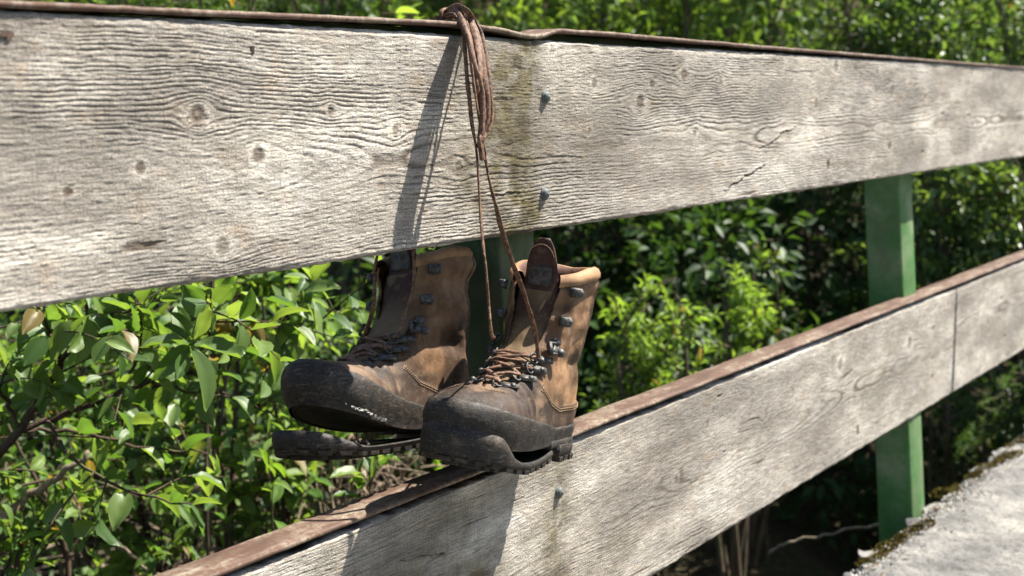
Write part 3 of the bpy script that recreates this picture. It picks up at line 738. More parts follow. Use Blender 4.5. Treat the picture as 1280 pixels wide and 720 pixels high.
    col[..., 2] = np.maximum(col[..., 2], .42*stn*(.5+.5*(1-ridge)))
    col[..., 0] += .35*halo*(1-dark)
    col[..., 0] = np.clip(col[..., 0]*(.85+.3*vn(X*5, Zz*30, 0, seed+60))+.05*rough, 0, 1)
    nx = len(xs)
    # add back rows: bottom-back and top-back
    bb = V[:, :1].copy(); bb[..., 1] = thick; tb = V[:, -1:].copy(); tb[..., 1] = thick
    V = np.concatenate([bb, V, tb], 1); col = np.concatenate([col[:, :1], col, col[:, -1:]], 1)
    n2 = nz+2; F = grid_faces(nx, n2)
    i = np.arange(nx-1); back = np.stack([i*n2+n2-1, (i+1)*n2+n2-1, (i+1)*n2, i*n2], -1)
    F = np.concatenate([F, back])
    # ends: fans as quads strips between mirrored rows
    mb_end = []
    for k in (0, nx-1):
        b = k*n2
        j = np.arange(1, n2-2)
        mb_end.append(np.stack([np.full(len(j), b), b+j, b+j+1], -1))
        mb_end.append(np.array([[b, b+n2-2, b+n2-1]]))
    o = mesh_np(name, V.reshape(-1, 3), [np.concatenate(mb_end), F], M['wood'], None, True, col.reshape(-1, 3))
    if label: o['label'] = label
    return railpart(o)
def K(x, y, r, d): p = onY(x, y); return (p[0], p[2], r, d)
def SP(x, y, rx, rz): p = onY(x, y); return (p[0], p[2], rx, rz)
def CR(x1, y1, x2, y2, w_, d): a, b = onY(x1, y1), onY(x2, y2); return (a[0], a[2], b[0], b[2], w_, d)
kn_u = [K(247, 143, .0095, .55), K(322, 195, .0078, .65), K(176, 211, .0055, .7), K(85, 240, .004, .8), K(278, 305, .0085, .35), K(573, 210, .008, .45), K(494, 162, .006, .5), K(413, 137, .0045, .6),
        K(743, 103, .006, .5), K(800, 130, .011, .55), K(815, 107, .006, .55), K(855, 93, .009, .5), K(868, 165, .007, .3), K(1045, 82, .012, .4), K(900, 100, .006, .3), K(1115, 112, .012, .35), K(1020, 128, .009, .35), K(737, 163, .005, .4), K(690, 60, .006, .2)]
cr_u = [CR(905, 238, 957, 205, .0022, .004), CR(950, 186, 995, 156, .0016, .003), CR(615, 246, 650, 239, .0012, .002)]
sp_u = [SP(1035, 205, .006, .011), SP(1112, 183, .006, .008), SP(1153, 190, .007, .007), SP(1156, 121, .006, .006), SP(1178, 142, .005, .005), SP(1215, 155, .005, .006), SP(1276, 187, .008, .008)]
plank('upper_board', -.4, 6.4, -.1832, .0670, .04, 3, kn_u, cr_u, sp_u, -.075, .022, ((1.548, .050, 1.7, -.19, .09), (1.475, .045, 1.3, -.17, .0), (1.52, .085, 1.3, -.20, .06)), label='upper board, bleached grey with knots and a mossy band')
kn_l = [K(885, 528, .006, .5), K(820, 590, .006, .35), K(892, 512, .005, .4), K(1050, 455, .012, .35), K(958, 515, .009, .35), K(1137, 428, .014, .35), K(845, 600, .008, .35), K(960, 390+120, .006, .3), K(700, 655, .006, .3)]
sp_l = [SP(900, 495, .010, .0025), SP(1072, 538, .007, .014), SP(1167, 410, .008, .006), SP(1166, 448, .007, .005), SP(1165, 470, .008, .006), SP(1170, 382, .006, .004), SP(905, 565, .006, .002), SP(1215, 452, .006, .004), SP(1225, 480, .006, .004)]
plank('lower_board', -.2, 3.5925, -.762, -.4915, .028, 41, kn_l, [CR(500, 700, 560, 692, .0012, .002)], sp_l, -.62, .045, ((1.655, .045, .55, -.72, -.50), (1.80, .10, .35, -.80, -.66), (1.40, .14, .5, -.72, -.5)), label='long lower board, pale grey, ending at a butt joint', amp=.00055, per=.0036)
plank('lower_board', 3.6025, 6.4, -.762, -.4915, .028, 77, [K(1235, 400, .012, .3), K(1260, 440, .010, .3)], [], [SP(1252, 372, .009, .006), SP(1256, 420, .009, .006)], -.60, .05, (), label='lower board beyond the butt joint', amp=.0007, per=.0046)
# rusty steel caps: L section with rounded nose
def cap(name, xs, zs, y0, y1, th, leg, label):
    n = 360; x = np.concatenate([np.linspace(xs[0], .6, 12, endpoint=False), np.linspace(.6, 2.6, 280, endpoint=False), np.linspace(2.6, xs[-1], 68)]); zc = np.interp(x, xs, zs)
    k_ = np.hanning(9); k_ /= k_.sum(); zc = np.convolve(np.pad(zc, 4, mode='edge'), k_, 'valid')+.0004*fbm(x*6, 0, 0, 9, 3)
    sec = []
    for a in np.linspace(-np.pi/2, np.pi/2, 7): sec.append((y0+th/2-math.cos(a)*th/2, th/2*math.sin(a)))
    sec += [(y0+.02, th/2), (y1-.004, th/2), (y1, th/2-.002), (y1, -th/2+.002), (y1-.002, -th/2), (y0+.02, -th/2), (y0+th/2, -th/2)]
    sec = np.array(sec); m_ = len(sec)
    V = np.stack([np.repeat(x[:, None], m_, 1), np.repeat(sec[None, :, 0], n, 0)+.0007*vn(x[:, None]*9, 0, 0, 4), zc[:, None]+sec[None, :, 1]], -1)
    V[..., 2] += .0004*vn(V[..., 0]*50, V[..., 1]*60, 0, 2)
    i = np.arange(n-1)[:, None]; j = np.arange(m_)[None]; j2 = (j+1) % m_
    F = np.stack([i*m_+j, (i+1)*m_+j, (i+1)*m_+j2, i*m_+j2], -1).reshape(-1, 4)
    o = mesh_np(name, V.reshape(-1, 3), F, M['rust'], None, True); o['label'] = label; railpart(o)
    xs2 = np.array([x[0], x[-1]]); mb = MB(); k4 = x[::6]; z4 = zc[::6]
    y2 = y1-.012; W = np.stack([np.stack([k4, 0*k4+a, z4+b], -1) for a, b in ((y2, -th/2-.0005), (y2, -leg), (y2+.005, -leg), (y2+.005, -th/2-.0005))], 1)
    w2 = mesh_np('web', W.reshape(-1, 3), grid_faces(len(k4), 4), M['green_dark'], None, False); w2.parent = o  # web coloured dark to stand in for shade in the gap below the cap
    return o
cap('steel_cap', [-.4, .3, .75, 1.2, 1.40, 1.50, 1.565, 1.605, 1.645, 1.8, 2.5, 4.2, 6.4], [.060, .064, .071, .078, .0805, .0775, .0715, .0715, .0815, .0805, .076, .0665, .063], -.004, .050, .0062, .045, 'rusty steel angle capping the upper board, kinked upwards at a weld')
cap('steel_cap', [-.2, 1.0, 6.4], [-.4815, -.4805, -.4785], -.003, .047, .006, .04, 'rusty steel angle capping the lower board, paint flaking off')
# posts: square tubes, leaning outwards a little
def post(x0, wid, dep, name='post', label=None, mt='green'):
    ztop, zbot = .066, -1.45; n = 16; z = np.linspace(zbot, ztop, n)
    yf = np.interp(z, [-1.45, -1.0, -.2, .07], [-.045, -.012, .0515, .0515]); r = .006
    sec = []
    for (cx_, cy_, a0) in ((wid-r, r, -90), (wid-r, dep-r, 0), (r, dep-r, 90), (r, r, 180)):
        for a in (0, 30, 60, 90): sec.append((cx_+r*math.cos(R(a0+a)), cy_+r*math.sin(R(a0+a))))
    sec = np.array(sec); m_ = len(sec)
    V = np.zeros((n, m_, 3)); V[..., 0] = x0+sec[None, :, 0]; V[..., 1] = yf[:, None]+sec[None, :, 1]; V[..., 2] = z[:, None]
    i = np.arange(n-1)[:, None]; j = np.arange(m_)[None]; j2 = (j+1) % m_
    F = np.stack([i*m_+j, i*m_+j2, (i+1)*m_+j2, (i+1)*m_+j], -1).reshape(-1, 4)
    o = mesh_np(name, V.reshape(-1, 3), F, M[mt], None, True); md = o.modifiers.new('b', 'EDGE_SPLIT'); md.split_angle = R(50)
    if label: o['label'] = label
    return railpart(o)
post(3.262, .10, .085, label='green post standing right of the boots')
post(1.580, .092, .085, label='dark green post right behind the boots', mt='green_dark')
post(5.05, .10, .085, label='green post hidden behind the far end')
def bolt(x, z, r=.0072):
    v, f = lathe([(0, .0052), (r*.55, .0050), (r*.80, .0040), (r*.98, .0022), (r, .0), (r*1.22, .0012), (r*1.25, -.002)], 24)
    v2, f2 = lathe([(0, .0053), (r*.40, .0053), (r*.42, .0046)], 6)
    mb = MB(); rot = lambda q: np.stack([q[:, 0], -q[:, 2], q[:, 1]], 1)+[x, -.0016, z]
    mb.add(rot(v), f); mb.add(rot(v2), f2); return railpart(mb.build('bolt', M['zinc']))
for px_, py_ in ((681, 121), (680, 242), (698, 615)):
    p = onY(px_, py_); bolt(p[0], p[2])

# ================================================================== HANGING LACES
laces = empty('bootlaces', (1.42, .0, .085), 'long brown leather laces looped over the rusty rail, holding up both boots', 'bootlaces')
LI = Matrix.Translation((-1.42, 0, -.085))
def strand(pts, n=60, ra=.0042, rb=.0015, label=None, up=(0, -1, 0)):
    def bow(p):
        if p[2] > 0 or p[1] < 20: return p
        return (p[0], p[1], float(np.interp(p[1], [20, 43, 70, 110, 150, 200, 300, 420], [-.006, -.018, -.030, -.042, -.049, -.056, -.072, -.080]))+(max(p[2], -.045)+.02)*.52)
    P = smooth_path([np.array(p) if len(p) == 3 and abs(p[0]) < 20 else onY(*bow(p)) for p in pts], n)
    tw = np.cumsum(np.random.normal(0, .16, n)); tw -= tw.mean()
    th = 1+.10*vn(np.arange(n)*.35, random.random()*50, 0, 3)
    o = MB(); o.add(*tube(P, ra*th, rb*th, 10, up, tw)); o = o.build('strand', M['lace'], laces); o.matrix_parent_inverse = LI; return o
top = [(553, 20, .055), (560, 15, .045)]
strand(top[:1]+[(562, 12, .035), (573, 8, .012), (585, 15, -.008), (593, 28, -.016), (600, 43, -.018), (606, 67, -.020), (610, 100, -.022), (612.5, 124, -.024), (613, 148, -.024), (608, 166, -.022), (600, 172, -.018)])
strand(top+[(570, 10, .028), (580, 24, .000), (589, 47, -.010), (597, 75, -.012), (604, 100, -.014), (607, 125, -.018), (605, 160, -.018), (599, 185, -.018)])
strand(top+[(569, 9, .03), (583, 16, .000), (594, 38, -.022), (601, 66, -.028), (606, 98, -.032), (609, 128, -.034), (608, 152, -.032), (602, 168, -.026)])
strand(top+[(568, 12, .02), (577, 20, -.004), (586, 42, -.022), (591, 75, -.034), (594, 103, -.038), (597, 117, -.038), (600, 100, -.04), (600, 75, -.038), (594, 45, -.028), (584, 20, -.008), (572, 11, .02)], 80)
strand([(556, 24, .045), (564, 27, .015), (574, 29, -.008), (579, 43, -.010), (581.5, 67, -.014), (584, 100, -.016), (587, 126, -.020), (590, 155, -.022), (595, 185, -.024), (597.5, 215, -.027), (600.5, 267, -.032), (604, 308, -.038), (607, 332, -.044), (611, 380, -.058), (614, 415, -.066), tuple(towld(ringsA[(-1, 4)], QA))] , 90, .0031)
eA = towld(ringsA[(1, 3)], QA)
for k_ in range(9):  # extra strands added to close the gaps in the bundle's cast shadow
    dy = -.004-.0042*k_; ox = .7*k_
    strand(top+[(569, 11, .02), (581-ox, 22, .4*dy), (588-ox*.5, 50, dy-.004), (594, 85, dy-.010), (599+.5*k_, 120, dy-.014), (602, 150+3*k_, dy-.014), (600, 172, dy-.012), (603, 200, dy-.016)][:8+(k_ % 4 == 1)], ra=.0034)
strand([(560, 22, .03), (572, 22, .0), (582, 40, -.022), (588, 70, -.034), (592, 100, -.040), (596, 130, -.038), (602, 165, -.034), (607, 200, -.034), (613, 232, -.036), (621, 262, -.040), (628, 290, -.046), (642, 332, -.062), (657, 373, -.084), (668, 412, -.104), tuple(eA+[0, -.003, .002])], 90, .0036)
strand([(606, 150, -.030), (601, 120, -.030), (595, 90, -.026), (588, 55, -.018), (580, 30, -.008), (568, 18, .012), (556, 20, .035)], 50)
# knot on the back of the rail and the strands down to the rear boot
kn = onY(556, 20, .045)
for a0, rr in ((0, .009), (1.3, .008), (2.4, .0075)):
    a = np.linspace(0, 5.6, 26)
    q = np.stack([kn[0]+rr*np.cos(a)*math.cos(a0)+.002*a0, kn[1]+rr*np.cos(a)*math.sin(a0)*1.2, kn[2]+rr*.9*np.sin(a)+.001*a0], 1)
    o = MB(); o.add(*tube(q, .0032, .0018, 8)); o = o.build('knot', M['lace'], laces); o.matrix_parent_inverse = LI
eB1 = towld(ringsB[(1, 3)], QB); eB2 = towld(ringsB[(-1, 4)], QB)
strand([tuple(kn+[-.004, .002, 0]), tuple(kn+[-.006, .012, -.03]), tuple(kn+[-.01, .020, -.12]), (519, 300, .062), (517, 318, .060), (516, 360, .052), tuple(eB1+[0, -.001, .001])], 60, .0028)
strand([tuple(kn+[-.010, .004, 0]), tuple(kn+[-.013, .014, -.03]), tuple(kn+[-.03, .035, -.12]), (471, 322, .105), (469, 345, .105), (466, 385, .098), tuple(eB2+[0, .0, -.012])], 60, .0028)

# ================================================================== DECK
def deck():
    xs = np.unique(np.concatenate([np.linspace(-3, 2.6, 60), np.linspace(2.6, 5, 420), np.linspace(5, 14, 90)]))
    ys = np.concatenate([np.linspace(-.42, -.030, 110)]); ys = np.concatenate([[-3.2, -2.0, -1.2, -.7], ys])
    X, Y = np.meshgrid(xs, ys, indexing='ij')
    e = sstep(-.075, -.03, Y)
    Z = -1.0+.0045*fbm(X*9, Y*9, 0, 3, 4)*sstep(-.42, -.35, Y)+.0026*vn(X*70, Y*70, 0, 8)*sstep(-.42, -.38, Y)+e*(.010*fbm(X*22, Y*22, 0, 5, 4)-.004)
    peb = np.clip(vn(X*150, Y*150, 0, 12)-.15, 0, 1)*(.25+.75*e); Z += .006*peb
    Yd = Y+e*.022*fbm(X*14, 0*X, 0, 6, 4)
    V = np.stack([X, Yd, Z], -1)
    s1 = V[:, -1:].copy(); s1[..., 2] -= .02; s1[..., 1] -= .006; s2 = s1.copy(); s2[..., 2] = -1.35; s2[..., 1] = -.05+.01*vn(xs*5, 0, 0, 2)[:, None]
    V = np.concatenate([V, s1, s2], 1)
    o = mesh_np('bridge_deck', V.reshape(-1, 3), grid_faces(len(xs), V.shape[1])[:, ::-1], M['concrete'], None, True); o['kind'] = 'structure'
    # loose grit along the crumbling edge
    g = MB()
    ico = np.array([[0, 0, 1], [.9, 0, 0], [0, .9, 0], [-.9, 0, 0], [0, -.9, 0], [0, 0, -1]]); ft = np.array([[0, 1, 2], [0, 2, 3], [0, 3, 4], [0, 4, 1], [5, 2, 1], [5, 3, 2], [5, 4, 3], [5, 1, 4]])
    for i in range(1500):
        x = random.uniform(2.5, 5); y = -.03-abs(random.gauss(0, .03)); s = random.uniform(.0015, .005)
        v = ico*np.random.uniform(.6, 1.2, (6, 3))*s+[x, y, -.998+s*.3]; g.add(v, ft)
    o = g.build('edge_grit', mat_simple('pale_grit', (.42, .40, .36), .9, .2, 0, 120, .5), None, False); o['kind'] = 'stuff'
deck()
def litter():
    n = 260; x = np.random.uniform(2.4, 5.2, n); y = -.035-np.abs(np.random.normal(0, .05, n)); P = np.stack([x, y, np.full(n, -.993)], 1)
    D = np.random.normal(0, 1, (n, 3))*[1, 1, .15]; V0 = np.array([[0, 0, 0], [.42, -.5, .10], [.42, 0, 0], [.42, .5, .10], [1, 0, .05]]); F0 = np.array([[0, 1, 2], [0, 2, 3], [1, 4, 2], [2, 4, 3]])
    D /= np.linalg.norm(D, axis=1)[:, None]; B_ = np.cross([0, 0, 1.], D); L = np.random.uniform(.006, .022, n); Wd = L*np.random.choice([.08, .45], n)
    V = P[:, None]+D[:, None]*(V0[None, :, 0, None]*L[:, None, None])+B_[:, None]*(V0[None, :, 1, None]*Wd[:, None, None])+np.array([0, 0, 1.])*(V0[None, :, 2, None]*L[:, None, None])
    o = mesh_np('leaf_litter', V.reshape(-1, 3), (F0[None]+np.arange(n)[:, None, None]*5).reshape(-1, 3), mat_simple('litter', (.10, .06, .03), .9, .1, 0, 40, .6), None, False); o['kind'] = 'stuff'
litter()
def moss():
    pat = []
    for (x0, y0, x1, y1, k) in ((1078, 708, 1158, 652, 9), (1176, 620, 1199, 608, 3), (1214, 600, 1226, 592, 2), (1232, 588, 1268, 566, 6), (1262, 560, 1290, 545, 4)):
        for i in range(k):
            t = (i+.5)/k; v = FW+RT*((x0+(x1-x0)*t)-640)/1778.-UP*((y0+(y1-y0)*t)-360)/1778.; p = CAM+v*(-1.0-CAM[2])/v[2]
            pat.append((p[0], p[1]+random.uniform(-.01, .01), random.uniform(.016, .03)))
    mb = MB()
    for (x, y, r) in pat:
        n = 330
        a = np.random.uniform(0, 6.28, n); q = r*np.sqrt(np.random.uniform(0, 1, n)); px_ = x+q*np.cos(a)*1.9; py_ = y+q*np.sin(a)*.8
        h = .010*(1-(q/r)**2)
        b = np.stack([px_, py_, -.999+h*.5], 1); d = np.random.normal(0, .5, (n, 3)); d[:, 2] = np.abs(d[:, 2])+.5; d /= np.linalg.norm(d, axis=1)[:, None]; s = np.random.uniform(.003, .007, n)[:, None]
        t_ = np.cross(d, np.random.normal(0, 1, (n, 3))); t_ /= np.linalg.norm(t_, axis=1)[:, None]
        V = np.stack([b-t_*s*.3, b+t_*s*.3, b+d*s], 1).reshape(-1, 3); mb.add(V, np.arange(3*n).reshape(n, 3))
    o = mb.build('moss', M['moss'], None, False); o['kind'] = 'stuff'
moss()

# ================================================================== TERRAIN
def sdist(X, Y): return X*math.cos(PHI)+(Y+1)*math.sin(PHI)
def ground(X, Y):
    s = sdist(X, Y)
    z = -1.75-.45*sstep(1, 3.5, Y)*sstep(7, 4, s)+.40*np.maximum(0, s-5.5)+.004*np.maximum(0, s-14)**2
    z = z-.5*sstep(.6, -.3, Y)
    return z+.16*fbm(np.asarray(X)*.8, np.asarray(Y)*.8, 0, 21, 4)
def terrain():
    xs = np.concatenate([np.linspace(-40, -3, 24), np.linspace(-2.8, 16, 190), np.linspace(17, 90, 40)]); ys = np.concatenate([np.linspace(-60, -1, 24), np.linspace(-.8, 14, 150), np.linspace(15, 90, 40)])
    X, Y = np.meshgrid(xs, ys, indexing='ij'); Z = ground(X, Y); Z = np.minimum(Z, 45)
    Z = np.where(Y < -.5, np.minimum(Z, -2.2), Z)
    Z += .03*fbm(X*5, Y*5, 0, 5, 3)
    o = mesh_np('forest_floor', np.stack([X, Y, Z], -1).reshape(-1, 3), grid_faces(len(xs), len(ys)), M['ground'], None, True); o['kind'] = 'structure'
terrain()

# ================================================================== PLANTS
T_SM = (np.array([[0, 0, 0], [.42, -.5, .10], [.42, 0, 0], [.42, .5, .10], [1, 0, -.12]]), np.array([[0, 1, 2], [0, 2, 3], [1, 4, 2], [2, 4, 3]]))
def big_template(droop=.18, wav=0.0, bl=.5):
    st = [0, .10, .26, .45, .64, .82, .94]; wd = [0.02, .22, .40, .5, .45, .29, .11]
    V = []; F = []
    for s_, w_ in zip(st, wd):
        for t in (-1, -.5, 0, .5, 1):
            V.append([s_, t*w_, .16*abs(t)*w_*1.6-.03*(t == 0)+wav*math.sin(s_*14+t*3)*abs(t)-droop*s_*s_])
    V.append([1, 0, -droop]); n = len(st)
    for i in range(n-1):
        for j in range(4): a = i*5+j; F += [[a, a+5, a+6], [a, a+6, a+1]]
    for j in range(4): F.append([(n-1)*5+j, n*5, (n-1)*5+j+1])
    return np.array(V), np.array(F)
def leaves(P, D, N, L, Wd, tpl, rnd=None, young=None):
    """vectorised leaf cloud"""
    V0, F0 = tpl; n = len(P); D = D/np.linalg.norm(D, axis=1)[:, None]
    B = np.cross(N, D); B /= np.linalg.norm(B, axis=1)[:, None]+1e-9; N = np.cross(D, B)
    V = P[:, None]+D[:, None]*(V0[None, :, 0, None]*L[:, None, None])+B[:, None]*(V0[None, :, 1, None]*Wd[:, None, None])+N[:, None]*(V0[None, :, 2, None]*L[:, None, None])
    F = F0[None]+np.arange(n)[:, None, None]*len(V0)
    r = np.random.rand(n) if rnd is None else rnd; y = np.zeros(n) if young is None else young
    C = np.stack([r, y, 0*r], 1)
    return V.reshape(-1, 3), F.reshape(-1, 3), np.repeat(C, len(V0), 0)
BT = [big_template(.16, .01), big_template(.34, .05), big_template(.02, .06), big_template(.55, .02)]
def leafobjs(parent, inv, P, D, N, L, Wd, mat, tpls=BT):
    ms = []
    for k, (V0, F0) in enumerate(tpls):
        for c in (.1, .5, .95):
            me = bpy.data.meshes.new('leaf'); me.from_pydata(V0.tolist(), [], F0.tolist()); me.materials.append(mat)
            ca = me.color_attributes.new('Col', 'FLOAT_COLOR', 'POINT'); ca.data.foreach_set('color', np.tile([c, .0, 0, 1], len(V0)).astype(np.float32))
            me.polygons.foreach_set('use_smooth', [True]*len(F0)); ms.append(me)
    for i in range(len(P)):
        d = D[i]/np.linalg.norm(D[i]); b = np.cross(N[i], d); b /= np.linalg.norm(b)+1e-9; nn = np.cross(d, b)
        o = bpy.data.objects.new('leaf', random.choice(ms)); scene.collection.objects.link(o); o.parent = parent; o.matrix_parent_inverse = inv
        A = np.stack([d*L[i], b*Wd[i], nn*L[i]], 1); mt = Matrix(A.tolist()).to_4x4(); mt.translation = Vector(P[i]); o.matrix_world = mt; o.matrix_basis = mt
def twig_leaves(path, n, spread, L, ratio, up=.8, t0=.25):
    """positions along a twig"""
    t = np.linspace(t0, 1, n); k = (t*(len(path)-1)); i = np.minimum(k.astype(int), len(path)-2); f = (k-i)[:, None]
    P = path[i]*(1-f)+path[i+1]*f; T = path[i+1]-path[i]; T /= np.linalg.norm(T, axis=1)[:, None]+1e-9
    a = np.arange(n)*2.4+random.random()*6; r1 = np.cross(T, [0, 0, 1.]); r1 /= np.linalg.norm(r1, axis=1)[:, None]+1e-9; r2 = np.cross(T, r1)
    D = T*.55+(r1*np.cos(a)[:, None]+r2*np.sin(a)[:, None])*spread+np.random.normal(0, .15, (n, 3))
    N = np.random.normal(0, .38, (n, 3))+[0, 0, up]+(-np.array(SUNL))*.25
    Ls = L*np.random.uniform(.6, 1.15, n)*np.interp(t, [0, .8, 1], [1, 1, .7])
    return P, D, N, Ls, Ls*ratio
def bush(name, label, cat, c, rad, nstem, ntw, nleaf, L, ratio, ml, mb_, group=None, indiv=0, young=0., spread=.7, up=.8, stem_r=.012, lift=.3, base=None, tpl=T_SM, big=False):
    c = np.array(c, float); rad = np.array(rad, float)
    if base is None: base = np.array([c[0]+random.uniform(-.1, .1), c[1]+random.uniform(-.1, .1), 0]); base[2] = float(ground(base[0], base[1]))-.03
    root = empty(name, tuple(base), label, cat, group); inv = Matrix.Translation(-Vector(base))
    wood = MB(); PL = []
    for s_ in range(nstem):
        d = np.random.normal(0, 1, 3); d /= np.linalg.norm(d)
        tip = c+d*rad*np.array([.55, .55, .0])+[0, 0, rad[2]*random.uniform(.3, .9)]
        mid1 = base*.6+tip*.4+np.random.normal(0, .05, 3)+[0, 0, .05]; mid2 = base*.25+tip*.75+np.random.normal(0, .06, 3)
        st = smooth_path([base+np.random.normal(0, .03, 3)*[1, 1, 0], mid1, mid2, tip], 18)
        wood.add(*tube(st, np.linspace(stem_r, stem_r*.25, 18), None, 6))
        for j in range(ntw//nstem):
            i0 = random.randint(5, 17); a = st[i0]
            while 1:
                e = np.random.uniform(-1, 1, 3)
                if (e**2).sum() < 1: break
            g = c+e*rad; g[2] = g[2]*.8+.2*max(g[2], a[2])
            v = g-a; Lm = np.linalg.norm(v); mx = max(rad)*.9
            if Lm > mx: v *= mx/Lm
            b = a+v; m_ = (a+b)/2+np.array([0, 0, lift*Lm*.35])+np.random.normal(0, .03, 3)*Lm
            tw = smooth_path([a, m_, b], 9); wood.add(*tube(tw, np.linspace(stem_r*.28, stem_r*.08, 9), None, 4))
            n = max(3, nleaf//ntw); PL.append(twig_leaves(tw, n, spread, L, ratio, up))
    w_ = wood.build('stems', M[mb_], root); w_.matrix_parent_inverse = inv
    P, D, N, Ls, Ws = [np.concatenate([q[i] for q in PL]) for i in range(5)]
    if indiv:
        dist = np.linalg.norm(P-CAM, axis=1); sc = Ls/dist; v = P-CAM; z = v@FW; px_ = 640+1778*(v@RT)/z; py_ = 360-1778*(v@UP)/z
        inn = (px_ > -30) & (px_ < 1310) & (py_ > -30) & (py_ < 750); o_ = np.argsort(-(sc*(inn+.01)))[:indiv]
        leafobjs(root, inv, P[o_], D[o_], N[o_], Ls[o_], Ws[o_], M[ml]); mk = np.ones(len(P), bool); mk[o_] = False; P, D, N, Ls, Ws = P[mk], D[mk], N[mk], Ls[mk], Ws[mk]
    if len(P):
        V, F, C = leaves(P, D, N, Ls, Ws, BT[0] if big else tpl, young=np.clip(np.random.rand(len(P))*young, 0, 1)+0)
        o = mesh_np('foliage', V, F, M[ml], root, True, C); o.matrix_parent_inverse = inv; o['kind'] = 'stuff'
    return root
# --- near broad-leaved shrub on the left with explicit dark branches
def near_shrub():
    base = pix(-150, 700, 2.75); gz = float(ground(base[0], base[1])); base[2] = gz
    root = empty('broadleaf_shrub', tuple(base), 'near shrub with large oval leaves on dark branches at left below the board', 'shrub'); inv = Matrix.Translation(-Vector(base))
    def br(pts, r0, r1, name='branch', mat='twig', n=26):
        P = smooth_path([pix(*p) for p in pts], n)
        P = P+.004*np.stack([vn(np.arange(n)*.6, random.random()*90, 0, 3), vn(np.arange(n)*.6, random.random()*90, 0, 5), vn(np.arange(n)*.6, random.random()*90, 0, 4)], 1)
        m_ = MB(); m_.add(*tube(P, np.linspace(r0, r1, n), None, 7)); o = m_.build(name, M[mat], root); o.matrix_parent_inverse = inv; return P
    trunk = smooth_path([base, base+[.05, .02, .5], pix(-120, 640, 2.55), pix(-20, 590, 2.5)], 20)
    m_ = MB(); m_.add(*tube(trunk, np.linspace(.022, .011, 20), None, 8)); o = m_.build('trunk', M['twig'], root); o.matrix_parent_inverse = inv
    Bs = [br([(-20, 590, 2.5), (26, 535, 2.45), (52, 490, 2.42), (79, 451, 2.4), (100, 410, 2.38), (118, 370, 2.35)], .0085, .003),
          br([(20, 540, 2.45), (60, 525, 2.45), (100, 512, 2.42), (150, 492, 2.4), (190, 478, 2.38), (230, 455, 2.35), (262, 425, 2.32)], .006, .002),
          br([(30, 538, 2.46), (70, 538, 2.5), (120, 545, 2.5), (190, 560, 2.55), (260, 566, 2.6)], .0042, .0015),
          br([(79, 451, 2.4), (60, 410, 2.3), (40, 370, 2.25)], .004, .0015), br([(100, 412, 2.38), (150, 390, 2.3), (200, 372, 2.25)], .0035, .0012),
          br([(150, 492, 2.4), (170, 450, 2.35), (176, 410, 2.3), (170, 370, 2.3)], .0032, .0012), br([(26, 535, 2.45), (8, 500, 2.4), (-20, 460, 2.35)], .004, .002),
          br([(190, 478, 2.38), (240, 490, 2.4), (300, 500, 2.45), (345, 520, 2.5)], .003, .001), br([(230, 455, 2.35), (290, 440, 2.4), (340, 410, 2.45), (380, 370, 2.5)], .003, .001),
          br([(262, 425, 2.32), (262, 395, 2.2), (258, 370, 2.1)], .0025, .0012), br([(60, 525, 2.45), (80, 560, 2.3), (130, 600, 2.25), (200, 625, 2.2), (240, 632, 2.18)], .0035, .001),
          br([(340, 410, 2.45), (400, 400, 2.55), (450, 380, 2.6)], .002, .001)]
    PL = []
    for k, p in enumerate(Bs):
        if k == 0: n = 5
        else: n = 8
        PL.append(twig_leaves(p, n, .75, .064, .56, .55, .3))
        for q in range(3):
            a = p[random.randint(6, 25)]; b = a+np.random.normal(0, 1, 3)*[.10, .10, .075]; tw = smooth_path([a, (a+b)/2+[0, 0, .015], b], 8)
            m_ = MB(); m_.add(*tube(tw, np.linspace(.0018, .0008, 8), None, 5)); o = m_.build('twig', M['twig'], root); o.matrix_parent_inverse = inv
            PL.append(twig_leaves(tw, 6, .7, .056, .56, .6, .3))
    P, D, N, Ls, Ws = [np.concatenate([q[i] for q in PL]) for i in range(5)]
    # the fresh cluster hanging in front: leaves placed one by one  (base px, tip px, width ratio)
    ex = [((238, 432), (268, 510), .46, 2.06), ((236, 430), (180, 416), .42, 2.08), ((240, 428), (312, 448), .42, 2.1), ((243, 424), (262, 380), .40, 2.05), ((236, 426), (205, 405), .6, 2.12),
          ((240, 430), (196, 470), .42, 2.14), ((240, 424), (225, 385), .5, 2.12), ((300, 400), (318, 362), .5, 2.1), ((232, 440), (222, 474), .5, 2.1), ((330, 372), (375, 385), .45, 2.3), ((110, 395), (100, 455), .5, 2.3),
          ((112, 392), (150, 440), .5, 2.3), ((60, 420), (30, 455), .55, 2.25), ((95, 400), (58, 440), .5, 2.28), ((150, 400), (140, 450), .5, 2.25), ((178, 410), (215, 420), .5, 2.28), ((380, 365), (420, 350), .5, 2.4), ((385, 380), (410, 420), .5, 2.4), ((360, 430), (390, 470), .5, 2.5), ((300, 560), (325, 590), .5, 2.4)]
    eP = np.array([pix(*a, d) for a, b, r_, d in ex]); eT = np.array([pix(*b, d-.02) for a, b, r_, d in ex]); eD = eT-eP; eL = np.linalg.norm(eD, axis=1)
    eN = np.array([[.15, -.65, .9]]*len(ex))+np.random.normal(0, .18, (len(ex), 3))
    n_i = 300-len(ex); o_ = np.random.permutation(len(P)); a_, b_ = o_[:n_i], o_[n_i:]
    leafobjs(root, inv, np.concatenate([eP, P[a_]]), np.concatenate([eD, D[a_]]), np.concatenate([eN, N[a_]]), np.concatenate([eL, Ls[a_]]), np.concatenate([eL*np.array([e[2] for e in ex]), Ws[a_]]), M['L_broad'])
